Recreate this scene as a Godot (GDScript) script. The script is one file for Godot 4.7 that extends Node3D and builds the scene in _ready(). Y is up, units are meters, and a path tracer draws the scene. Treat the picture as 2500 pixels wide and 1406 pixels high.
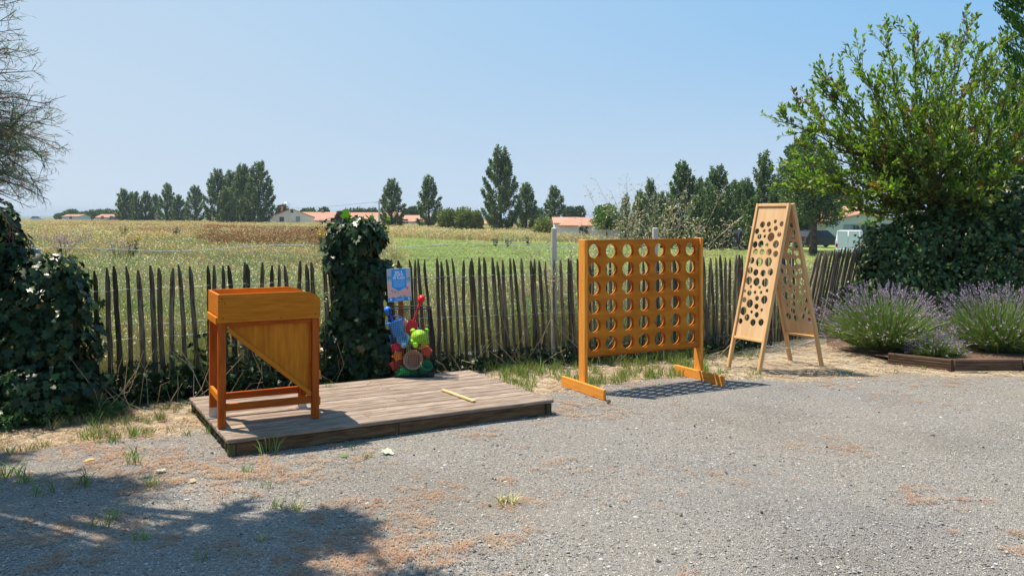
extends Node3D
# A yard beside a field: wooden garden games in front of a chestnut paling fence.
# Lens: focal length 2100 px for a 2500 x 1406 picture, level camera 1.55 m above the yard, horizon at row 525.
const F = 2100.0
const CX = 1250.0
const HY = 525.0
const EYE = 1.55
const DECK_H = 0.12

var R := RandomNumberGenerator.new()
var N := FastNoiseLite.new()
var M := {}
var used := {}

# ---------------------------------------------------------------- pixels to places
func gp(px, py, h = 0.0) -> Vector3:
	var d = F * (EYE - h) / (py - HY)
	return Vector3((px - CX) / F * d, h, -d)
func at(px, py, d) -> Vector3:
	return Vector3((px - CX) / F * d, EYE - (py - HY) / F * d, -d)
func on_plane(px, py, o: Vector3, n: Vector3) -> Vector3:
	var eye = Vector3(0, EYE, 0)
	var dir = Vector3((px - CX) / F, -(py - HY) / F, -1.0)
	return eye + dir * ((o - eye).dot(n) / dir.dot(n))
func rr(a, b) -> float:
	return R.randf_range(a, b)
func rv(s) -> Vector3:
	return Vector3(R.randf_range(-s, s), R.randf_range(-s, s), R.randf_range(-s, s))
func rdir() -> Vector3:
	var y = R.randf_range(-1.0, 1.0)
	var a = R.randf() * TAU
	var s = sqrt(1.0 - y * y)
	return Vector3(cos(a) * s, y, sin(a) * s)

# ---------------------------------------------------------------- mesh builder
class MB:
	var v := PackedVector3Array()
	var n := PackedVector3Array()
	var c := PackedColorArray()
	var uv := PackedVector2Array()
	var ix := PackedInt32Array()
	func tri(a: Vector3, b: Vector3, d: Vector3, nn: Vector3, col := Color.WHITE, ua := Vector2.ZERO, ub := Vector2.ZERO, ud := Vector2.ZERO) -> void:
		var k = v.size()
		v.append(a); v.append(b); v.append(d)
		n.append(nn); n.append(nn); n.append(nn)
		c.append(col); c.append(col); c.append(col)
		uv.append(ua); uv.append(ub); uv.append(ud)
		if (b - a).cross(d - a).dot(nn) > 0.0:
			ix.append(k); ix.append(k + 2); ix.append(k + 1)
		else:
			ix.append(k); ix.append(k + 1); ix.append(k + 2)
	func quad(a: Vector3, b: Vector3, d: Vector3, e: Vector3, nn: Vector3, col := Color.WHITE, ua := Vector2.ZERO, ub := Vector2.ZERO, ud := Vector2.ZERO, ue := Vector2.ZERO) -> void:
		var k = v.size()
		v.append(a); v.append(b); v.append(d); v.append(e)
		for i in 4:
			n.append(nn); c.append(col)
		uv.append(ua); uv.append(ub); uv.append(ud); uv.append(ue)
		if (b - a).cross(d - a).dot(nn) > 0.0:
			ix.append_array(PackedInt32Array([k, k + 2, k + 1, k, k + 3, k + 2]))
		else:
			ix.append_array(PackedInt32Array([k, k + 1, k + 2, k, k + 2, k + 3]))
	# chamfered box; grain (u) runs along the axis given
	func box(xf: Transform3D, size: Vector3, bev := 0.004, grain := 0, uo := Vector2.ZERO, us := 1.0, col := Color.WHITE) -> void:
		var h = size * 0.5
		bev = min(bev, min(h.x, min(h.y, h.z)) * 0.5)
		var g = grain
		for ax in 3:
			var a1 = (ax + 1) % 3
			var a2 = (ax + 2) % 3
			for s in [-1.0, 1.0]:
				var p = []
				var u = []
				for q in [[-1, -1], [1, -1], [1, 1], [-1, 1]]:
					var w = Vector3.ZERO
					w[ax] = s * h[ax]
					w[a1] = q[0] * (h[a1] - bev)
					w[a2] = q[1] * (h[a2] - bev)
					p.append(xf * w)
					var gu = a1 if a1 == g else a2
					var gv = a2 if a1 == g else a1
					u.append(Vector2(w[gu], w[gv] + s * 0.11 + ax * 0.07) * us + uo)
				var nn = Vector3.ZERO
				nn[ax] = s
				quad(p[0], p[1], p[2], p[3], (xf.basis * nn).normalized(), col, u[0], u[1], u[2], u[3])
		for ax in 3:                       # bevels along the edges parallel to ax
			var a1 = (ax + 1) % 3
			var a2 = (ax + 2) % 3
			for s1 in [-1.0, 1.0]:
				for s2 in [-1.0, 1.0]:
					var e = []
					var u = []
					for t in [-1.0, 1.0]:
						var w1 = Vector3.ZERO
						w1[ax] = t * (h[ax] - bev); w1[a1] = s1 * h[a1]; w1[a2] = s2 * (h[a2] - bev)
						var w2 = Vector3.ZERO
						w2[ax] = t * (h[ax] - bev); w2[a1] = s1 * (h[a1] - bev); w2[a2] = s2 * h[a2]
						e.append(xf * w1); e.append(xf * w2)
						u.append(Vector2(w1[ax], w1[a2]) * us + uo); u.append(Vector2(w2[ax], w2[a2] + bev) * us + uo)
					var nn = Vector3.ZERO
					nn[a1] = s1; nn[a2] = s2
					quad(e[0], e[2], e[3], e[1], (xf.basis * nn).normalized(), col, u[0], u[2], u[3], u[1])
		for sx in [-1.0, 1.0]:
			for sy in [-1.0, 1.0]:
				for sz in [-1.0, 1.0]:
					var q = Vector3(sx, sy, sz)
					tri(xf * (Vector3(h.x, h.y - bev, h.z - bev) * q), xf * (Vector3(h.x - bev, h.y, h.z - bev) * q), xf * (Vector3(h.x - bev, h.y - bev, h.z) * q), (xf.basis * q).normalized(), col, uo, uo, uo)
	func tube(pts: Array, rad: Array, sides := 6, col := Color.WHITE, cap := true, us := 1.0) -> void:
		var k0 = v.size()
		var up = Vector3.UP
		var dist = 0.0
		for i in pts.size():
			var t: Vector3 = (pts[min(i + 1, pts.size() - 1)] - pts[max(i - 1, 0)])
			t = t.normalized() if t.length() > 1e-6 else Vector3.UP
			if i == 0:
				up = Vector3.RIGHT if abs(t.dot(Vector3.RIGHT)) < 0.8 else Vector3.FORWARD
			else:
				dist += (pts[i] - pts[i - 1]).length()
			var b1 = t.cross(up).normalized()
			up = b1.cross(t).normalized()
			for j in sides + 1:
				var a = TAU * j / sides
				var nn = b1 * cos(a) + up * sin(a)
				v.append(pts[i] + nn * rad[i]); n.append(nn); c.append(col)
				uv.append(Vector2(dist, float(j) / sides * 0.2) * us)
		for i in pts.size() - 1:
			for j in sides:
				var a = k0 + i * (sides + 1) + j
				var b = a + sides + 1
				ix.append_array(PackedInt32Array([a, a + 1, b, a + 1, b + 1, b]))
		if cap:
			for e in [0, pts.size() - 1]:
				var m = v.size()
				var tt: Vector3 = (pts[0] - pts[1]).normalized() if e == 0 else (pts[-1] - pts[-2]).normalized()
				v.append(pts[e]); n.append(tt); c.append(col); uv.append(Vector2.ZERO)
				for j in sides + 1:
					v.append(v[k0 + e * (sides + 1) + j]); n.append(tt); c.append(col); uv.append(Vector2.ZERO)
				for j in sides:
					if e == 0:
						ix.append_array(PackedInt32Array([m, m + 2 + j, m + 1 + j]))
					else:
						ix.append_array(PackedInt32Array([m, m + 1 + j, m + 2 + j]))
	# profile of (radius, height) turned about the transform's y axis
	func lathe(xf: Transform3D, prof: Array, sides := 20, col := Color.WHITE) -> void:
		var k0 = v.size()
		var cnt = prof.size()
		for i in cnt:
			var a = prof[max(i - 1, 0)]
			var b = prof[min(i + 1, cnt - 1)]
			var t = Vector2(b.x - a.x, b.y - a.y)
			var nr = Vector2(t.y, -t.x).normalized()
			for j in sides + 1:
				var an = TAU * j / sides
				v.append(xf * Vector3(prof[i].x * cos(an), prof[i].y, prof[i].x * sin(an)))
				n.append((xf.basis * Vector3(nr.x * cos(an), nr.y, nr.x * sin(an))).normalized())
				c.append(col); uv.append(Vector2(float(j) / sides, float(i) / cnt))
		for i in cnt - 1:
			for j in sides:
				var a = k0 + i * (sides + 1) + j
				var b = a + sides + 1
				ix.append_array(PackedInt32Array([a, a + 1, b, a + 1, b + 1, b]))
	# polygon in the transform's xy plane, extruded along z by depth (centred)
	func prism(xf: Transform3D, poly: PackedVector2Array, depth: float, col := Color.WHITE, us := 1.0, uo := Vector2.ZERO) -> void:
		var t = Geometry2D.triangulate_polygon(poly)
		for s in [-1.0, 1.0]:
			for i in range(0, t.size(), 3):
				var p = []
				for k in 3:
					p.append(poly[t[i + k]])
				tri(xf * Vector3(p[0].x, p[0].y, s * depth / 2), xf * Vector3(p[1].x, p[1].y, s * depth / 2), xf * Vector3(p[2].x, p[2].y, s * depth / 2), (xf.basis * Vector3(0, 0, s)).normalized(), col, p[0] * us + uo, p[1] * us + uo, p[2] * us + uo)
		var cw = Geometry2D.is_polygon_clockwise(poly)
		for i in poly.size():
			var a = poly[i]
			var b = poly[(i + 1) % poly.size()]
			var e = b - a
			var nn = Vector3(e.y, -e.x, 0).normalized() * (-1.0 if cw else 1.0)
			quad(xf * Vector3(a.x, a.y, -depth / 2), xf * Vector3(b.x, b.y, -depth / 2), xf * Vector3(b.x, b.y, depth / 2), xf * Vector3(a.x, a.y, depth / 2), (xf.basis * nn).normalized(), col, a * us + uo, b * us + uo, b * us + uo + Vector2(0, depth), a * us + uo + Vector2(0, depth))
	# a folded leaf of two faces
	func leaf(p: Vector3, dir: Vector3, nn: Vector3, l: float, w: float, col: Color) -> void:
		var sd = dir.cross(nn)
		if sd.length_squared() < 1e-6:
			sd = dir.cross(Vector3(0.3, 0.8, 0.5))
		sd = sd.normalized()
		nn = sd.cross(dir).normalized()
		var k = v.size()
		var m = p + dir * l * 0.45
		v.append(p); v.append(m + sd * w * 0.5 + nn * w * 0.18); v.append(p + dir * l); v.append(m - sd * w * 0.5 + nn * w * 0.18)
		n.append(nn); n.append((nn - sd * 0.3).normalized()); n.append(nn); n.append((nn + sd * 0.3).normalized())
		for i in 4:
			c.append(col)
			uv.append(Vector2.ZERO)
		ix.append_array(PackedInt32Array([k, k + 2, k + 1, k, k + 3, k + 2]))
	# a lobed ivy leaf: fan round the middle
	func lobed(p: Vector3, dir: Vector3, nn: Vector3, l: float, col: Color) -> void:
		var sd = dir.cross(nn)
		if sd.length_squared() < 1e-6:
			sd = dir.cross(Vector3(0.3, 0.8, 0.5))
		sd = sd.normalized()
		nn = sd.cross(dir).normalized()
		var k = v.size()
		var o = [[0.0, 0.08], [-0.28, -0.05], [-0.52, 0.22], [-0.27, 0.42], [-0.36, 0.68], [-0.1, 0.66], [0.0, 1.0], [0.1, 0.66], [0.36, 0.68], [0.27, 0.42], [0.52, 0.22], [0.28, -0.05]]
		v.append(p + dir * l * 0.38 - nn * l * 0.06); n.append(nn); c.append(col); uv.append(Vector2.ZERO)
		for q in o:
			v.append(p + sd * q[0] * l + dir * q[1] * l + nn * l * (0.05 - 0.1 * q[1] * q[1]))
			n.append((nn + sd * q[0] * 0.5).normalized()); c.append(col); uv.append(Vector2.ZERO)
		for i in 12:
			ix.append_array(PackedInt32Array([k, k + 1 + i, k + 1 + (i + 1) % 12]))
	func blade(p: Vector3, side: Vector3, tip: Vector3, w: float, bend: Vector3, col: Color) -> void:
		var k = v.size()
		var m = p.lerp(tip, 0.55) + bend
		var nn = side.cross(tip - p).normalized()
		v.append(p - side * w * 0.5); v.append(p + side * w * 0.5); v.append(m - side * w * 0.4); v.append(m + side * w * 0.4); v.append(tip)
		for i in 5:
			n.append(nn); c.append(col); uv.append(Vector2.ZERO)
		ix.append_array(PackedInt32Array([k, k + 2, k + 1, k + 1, k + 2, k + 3, k + 2, k + 4, k + 3]))
	func mesh() -> ArrayMesh:
		var a = []
		a.resize(Mesh.ARRAY_MAX)
		a[Mesh.ARRAY_VERTEX] = v; a[Mesh.ARRAY_NORMAL] = n; a[Mesh.ARRAY_COLOR] = c; a[Mesh.ARRAY_TEX_UV] = uv; a[Mesh.ARRAY_INDEX] = ix
		var m = ArrayMesh.new()
		m.add_surface_from_arrays(Mesh.PRIMITIVE_TRIANGLES, a)
		return m

# ---------------------------------------------------------------- objects
func numbered(called: String) -> String:
	used[called] = used.get(called, -1) + 1
	return called if used[called] == 0 else "%s_%03d" % [called, used[called]]
func tag(o, label, category, group = ""):
	o.set_meta("label", label)
	o.set_meta("category", category)
	if group: o.set_meta("group", group)
	return o
func thing(called, label, category, pos = Vector3.ZERO, basis_ = Basis.IDENTITY, group = "") -> Node3D:
	var o := Node3D.new()
	o.name = numbered(called)
	add_child(o)
	o.transform = Transform3D(basis_, pos)
	tag(o, label, category, group)
	return o
func part(parent, called, mesh_, mat) -> MeshInstance3D:
	var o := MeshInstance3D.new()
	o.name = called
	o.mesh = mesh_.mesh() if mesh_ is MB else mesh_
	o.material_override = mat
	parent.add_child(o, true)
	return o
func lone(called, mesh_, mat, label, category, group = "") -> MeshInstance3D:
	var o = part(self, numbered(called), mesh_, mat)
	return tag(o, label, category, group)
func struct(called, mesh_, mat) -> MeshInstance3D:
	var o = part(self, called, mesh_, mat)
	o.set_meta("kind", "structure")
	return o
func stuff(o, label = "", category = ""):
	o.set_meta("kind", "stuff")
	if label: o.set_meta("label", label)
	if category: o.set_meta("category", category)
	return o
func copy_of(o, pos, turn, scl, label, group) -> Node3D:
	var r = o.duplicate()
	r.name = numbered(str(o.name).get_slice("_0", 0))
	add_child(r)
	r.transform = Transform3D(Basis(Vector3.UP, turn).scaled(scl), pos)
	tag(r, label, o.get_meta("category"), group)
	return r
func scatter(parent, called, mesh_, mat, xs: Array, cols: Array) -> MultiMeshInstance3D:
	var mm := MultiMesh.new()
	mm.transform_format = MultiMesh.TRANSFORM_3D
	mm.use_colors = true
	mm.mesh = mesh_.mesh() if mesh_ is MB else mesh_
	mm.instance_count = xs.size()
	for i in xs.size():
		mm.set_instance_transform(i, xs[i])
		mm.set_instance_color(i, cols[i % cols.size()])
	var o := MultiMeshInstance3D.new()
	o.name = called
	o.multimesh = mm
	o.material_override = mat
	parent.add_child(o, true)
	o.set_meta("kind", "stuff")
	return o
func bx(center: Vector3) -> Transform3D:
	return Transform3D(Basis.IDENTITY, center)
func uo() -> Vector2:
	return Vector2(R.randf() * 7.0, R.randf() * 7.0)
func box_part(parent, called, center, size, mat, grain = 0, bev = 0.003, basis_ = Basis.IDENTITY) -> MeshInstance3D:
	var b = MB.new()
	b.box(Transform3D(basis_, center), size, bev, grain, uo())
	return part(parent, called, b, mat)
# a beam between two points with the given section; side gives the direction of its width
func beam_part(parent, called, a: Vector3, b: Vector3, side: Vector3, w: float, t: float, mat, bev = 0.003) -> MeshInstance3D:
	var x = (b - a).normalized()
	var y = (side - x * side.dot(x)).normalized()
	return box_part(parent, called, (a + b) / 2, Vector3((b - a).length(), w, t), mat, 0, bev, Basis(x, y, x.cross(y)))

# ---------------------------------------------------------------- materials
func std(col: Color, rough = 0.8, vert = false) -> StandardMaterial3D:
	var m := StandardMaterial3D.new()
	m.albedo_color = col.linear_to_srgb()
	m.roughness = rough
	m.vertex_color_use_as_albedo = vert
	m.metallic_specular = 0.35
	m.cull_mode = BaseMaterial3D.CULL_DISABLED
	return m
func leafy(back: Color, rough = 0.5) -> StandardMaterial3D:
	var m = std(Color.WHITE, rough, true)
	m.backlight_enabled = true
	m.backlight = back
	return m
func wood_image(w, h, light: Color, dark: Color, rings: float, along: float, grime: float, sd: int, upright = false) -> Image:
	var n1 := FastNoiseLite.new()
	n1.seed = sd
	n1.frequency = 1.0
	n1.fractal_octaves = 4
	var im := Image.create(w, h, false, Image.FORMAT_RGB8)
	var l = light.linear_to_srgb()
	var k = dark.linear_to_srgb()
	var rk := RandomNumberGenerator.new()
	rk.seed = sd * 13
	var knots = []
	for i in 3: knots.append(Vector3(rk.randf_range(0.15, 0.85) * w, rk.randf_range(0.2, 0.8) * h, rk.randf_range(2.0, 4.0)))
	for y in h:
		for x in w:
			var fx = float(x) / w * TAU
			var fy = float(y) / h
			# wraps along the grain
			var gx = cos(fx) * along
			var gz = sin(fx) * along
			var warp = n1.get_noise_3d(gx * 0.22, fy * 2.2, gz * 0.22)
			var r = 0.5 + 0.5 * sin((fy * rings + warp * 1.6) * TAU)
			var fine = n1.get_noise_3d(gx * 0.55 + 9.0, fy * rings * 8.0, gz * 0.55)
			var spot = n1.get_noise_3d(gx * 0.25 + 31.0, fy * 7.0, gz * 0.25 + 7.0)
			var t = 0.25 * r + 0.30 + fine * 0.75 + spot * grime
			for q in knots:
				var kd = Vector2((x - q.x) * 0.32, y - q.y).length() / q.z
				t += 0.75 * exp(-kd * kd) + 0.18 * exp(-pow(kd - 2.0, 2.0) * 3.0)
			t = clamp(t, 0.0, 1.15)
			var cc = l.lerp(k, t)
			im.set_pixel(x, y, cc)
	if upright:
		im.rotate_90(CLOCKWISE)
	return im
func wood(light: Color, dark: Color, rough, sd, rings = 6.0, along = 2.0, grime = 0.5, upright = false, tiles = Vector3(0.9, 4.0, 1.0)) -> StandardMaterial3D:
	var m = std(Color.WHITE, rough + 0.12)
	m.metallic_specular = 0.18
	var im = wood_image(320, 160, light, dark, rings, along, grime, sd, upright)
	im.generate_mipmaps()
	m.albedo_texture = ImageTexture.create_from_image(im)
	m.uv1_scale = tiles
	return m

func th(x: float, d: float) -> float:            # height of the land at x, distance d ahead
	var fd = fence_d(x) + 1.3
	var t = smoothstep(0.0, 26.0, d - fd)
	var a = clamp(x / max(d, 6.0), -0.6, 0.5)
	var low = lerp(-0.35, -1.65, smoothstep(-0.55, 0.25, a))
	var y = t * low
	if d > 12.0:
		y += N.get_noise_2d(x * 0.6, d * 0.6) * 0.22 * t
	y -= smoothstep(250.0, 900.0, d) * 2.5
	return y
# the fence line, as points (x pixel, distance)
var FL = [[-120, 6.5], [150, 6.85], [300, 7.1], [600, 7.7], [1000, 8.5], [1300, 8.95], [1600, 9.4], [1800, 10.0], [2000, 11.2], [2130, 12.3], [2600, 14.5]]
func fence_d(x: float) -> float:
	var p = (FL[0][0] - CX) / F * FL[0][1]
	if x <= p: return FL[0][1]
	for i in range(1, FL.size()):
		var q = (FL[i][0] - CX) / F * FL[i][1]
		if x <= q:
			return lerp(float(FL[i - 1][1]), float(FL[i][1]), (x - p) / (q - p))
		p = q
	return FL[-1][1]

# ================================================================ the scene
func _ready():
	R.seed = 4711
	N.seed = 12
	N.frequency = 0.05
	camera_and_light()
	materials()
	land()
	far_houses()
	poplars()
	far_trees()
	far_cars()
	lamps()
	field()
	wire_fence()
	paling_fence()
	ivy_masses()
	bay_tree()
	cypress()
	tamarisk()
	flower_bed()
	oat_grass()
	deck()
	tray_table()
	four_in_a_row()
	a_frame()
	toy_sign()
	toy_bag()
	yard_litter()

func camera_and_light():
	var cam := Camera3D.new()
	cam.name = "camera"
	cam.position = Vector3(0, EYE, 0)
	var near = 0.05
	cam.keep_aspect = Camera3D.KEEP_HEIGHT
	cam.set_frustum(near * 1406.0 / F, Vector2(0, -(703.0 - HY) / F * near), near, 9000.0)
	cam.current = true
	add_child(cam)
	var sun := DirectionalLight3D.new()
	sun.name = "sun"
	add_child(sun)
	var to = Vector3(0.42, -1.0, 0.21)
	sun.look_at_from_position(Vector3.ZERO, to, Vector3.UP)
	sun.light_energy = 1.6
	sun.light_color = Color(1.0, 0.955, 0.88)
	sun.light_angular_distance = 0.55
	sun.shadow_enabled = true
	var w = 512
	var h = 256
	var im := Image.create(w, h, false, Image.FORMAT_RGBF)
	var sd = -to.normalized()
	for y in h:
		var el = (0.5 - (y + 0.5) / h) * PI
		for x in w:
			var az = (x + 0.5) / w * TAU
			var dir = Vector3(sin(az) * cos(el), sin(el), -cos(az) * cos(el))
			var e = max(el, 0.0)
			var hor = Color(0.60, 0.72, 0.85)
			var mid = Color(0.36, 0.61, 0.88)
			var zen = Color(0.15, 0.31, 0.64)
			var cc = hor.lerp(mid, 1.0 - exp(-e * 4.6))
			cc = cc.lerp(zen, smoothstep(0.25, 1.35, e))
			var g = clamp(dir.dot(sd), -1.0, 1.0)
			var side = clamp(Vector2(dir.x, dir.z).normalized().dot(Vector2(sd.x, sd.z).normalized()), -1.0, 1.0)
			# the air is whiter towards the sun, deeper blue away from it
			cc = cc.lerp(Color(0.67, 0.76, 0.86), 0.55 * smoothstep(0.42, 1.0, side) * (1.0 - smoothstep(0.05, 0.6, e)))
			cc = cc.lerp(Color(0.23, 0.52, 0.87), 0.9 * smoothstep(0.75, -0.25, side) * smoothstep(0.0, 0.24, e))
			var glow = pow(max(g, 0.0), 24.0) * 0.5
			cc += Color(glow, glow, glow)
			if el < 0.0:
				cc = hor.lerp(Color(0.2, 0.2, 0.18), smoothstep(0.0, 0.12, -el))
			im.set_pixel(x, y, Color(cc.r * 0.575, cc.g * 0.575, cc.b * 0.575))
	var sky_mat := PanoramaSkyMaterial.new()
	sky_mat.panorama = ImageTexture.create_from_image(im)
	var sky := Sky.new()
	sky.sky_material = sky_mat
	var env := Environment.new()
	env.background_mode = Environment.BG_SKY
	env.sky = sky
	env.tonemap_mode = Environment.TONE_MAPPER_LINEAR
	env.tonemap_exposure = 1.74
	env.sdfgi_enabled = true
	env.ssao_enabled = true
	env.ssil_enabled = true
	env.fog_enabled = true
	env.fog_density = 0.0002
	env.fog_light_color = Color(0.80, 0.87, 0.95)
	var we := WorldEnvironment.new()
	we.name = "environment"
	we.environment = env
	add_child(we)

func materials():
	M.honey = wood(Color(0.58, 0.19, 0.016), Color(0.40, 0.115, 0.010), 0.38, 3, 5.0, 1.6, 0.35)
	M.honey_up = wood(Color(0.58, 0.19, 0.016), Color(0.40, 0.115, 0.010), 0.42, 8, 4.0, 1.2, 0.6, true, Vector3(1.2, 0.8, 1.0))
	M.orange = wood(Color(0.80, 0.34, 0.065), Color(0.60, 0.20, 0.027), 0.4, 5, 7.0, 1.4, 0.3)
	M.panel = wood(Color(0.57, 0.185, 0.018), Color(0.41, 0.118, 0.011), 0.42, 9, 2.0, 1.0, 0.7, false, Vector3(0.8, 1.0, 1.0))
	M.redwood = wood(Color(0.46, 0.105, 0.015), Color(0.29, 0.055, 0.008), 0.4, 6, 5.0, 1.5, 0.4)
	M.pale = wood(Color(0.68, 0.42, 0.21), Color(0.50, 0.27, 0.11), 0.5, 7, 4.0, 1.4, 0.4)
	M.pale_panel = wood(Color(0.61, 0.415, 0.235), Color(0.52, 0.315, 0.155), 0.5, 17, 2.0, 1.0, 0.5, true, Vector3(1.0, 0.6, 1.0))

	M.edge = std(Color(0.62, 0.34, 0.13), 0.6)
	M.decking = []
	for i in 4:
		M.decking.append(wood(Color(0.34, 0.27, 0.22) * (0.86 + 0.08 * i), Color(0.15, 0.11, 0.083), 0.85, 20 + i, 5.0, 2.6, 0.7, false, Vector3(0.7, 3.2, 1.0)))
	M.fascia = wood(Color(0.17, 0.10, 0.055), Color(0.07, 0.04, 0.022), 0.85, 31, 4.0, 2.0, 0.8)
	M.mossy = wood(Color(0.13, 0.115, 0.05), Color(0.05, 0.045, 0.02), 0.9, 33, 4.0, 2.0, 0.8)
	M.paling = []
	for i in 4:
		M.paling.append(wood(Color(0.13, 0.105, 0.072) * (0.6 + 0.45 * i), Color(0.035, 0.03, 0.022) * (0.8 + 0.3 * i), 0.9, 40 + i, 4.0, 2.5, 0.9))
	M.sleeper = wood(Color(0.17, 0.11, 0.075), Color(0.075, 0.045, 0.03), 0.88, 51, 7.0, 2.0, 0.6)
	M.lath = wood(Color(0.62, 0.46, 0.24), Color(0.42, 0.28, 0.12), 0.6, 53, 3.0, 1.2, 0.3)
	M.bark = wood(Color(0.15, 0.11, 0.08), Color(0.05, 0.035, 0.025), 0.95, 61, 6.0, 3.0, 0.9)
	M.wire = std(Color(0.40, 0.42, 0.40), 0.45)
	M.wire.metallic = 0.7
	M.green_wire = std(Color(0.46, 0.54, 0.48), 0.5)
	M.steel = std(Color(0.50, 0.50, 0.48), 0.35)
	M.steel.metallic = 0.9
	M.concrete = std(Color(0.50, 0.47, 0.42), 0.9)
	M.black = std(Color(0.012, 0.012, 0.014), 0.6)
	M.string = std(Color(0.72, 0.68, 0.62), 0.8)
	M.leaf = leafy(Color(0.75, 0.95, 0.35), 0.42)
	M.ivy = leafy(Color(0.35, 0.5, 0.14), 0.36)
	M.far_leaf = leafy(Color(0.6, 0.72, 0.3), 0.6)
	M.grass = leafy(Color(0.6, 0.65, 0.35), 0.6)
	M.needle = std(Color.WHITE, 0.8, true)
	M.chip = std(Color.WHITE, 0.9, true)
	M.render = std(Color(0.66, 0.63, 0.58), 0.92)
	M.render_grey = std(Color(0.50, 0.50, 0.50), 0.92)
	M.roof = std(Color(0.55, 0.25, 0.15), 0.9, true)
	var rf := Image.create(128, 128, false, Image.FORMAT_RGB8)
	for y in 128:
		for x in 128:
			var t = 0.5 + 0.5 * N.get_noise_2d(floor(x / 4.0) * 17.0, floor(y / 8.0) * 23.0) + rr(-0.12, 0.12)
			rf.set_pixel(x, y, Color(0.34, 0.16, 0.10).lerp(Color(0.56, 0.34, 0.25), clamp(t, 0.0, 1.0)).linear_to_srgb())
	M.roof.albedo_color = Color.WHITE
	M.roof.albedo_texture = ImageTexture.create_from_image(rf)
	M.glass = std(Color(0.05, 0.06, 0.07), 0.12)
	M.shutter = std(Color(0.26, 0.28, 0.31), 0.7)
	M.tyre = std(Color(0.02, 0.02, 0.02), 0.85)
	M.red_lamp = std(Color(0.45, 0.02, 0.02), 0.2)

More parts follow.
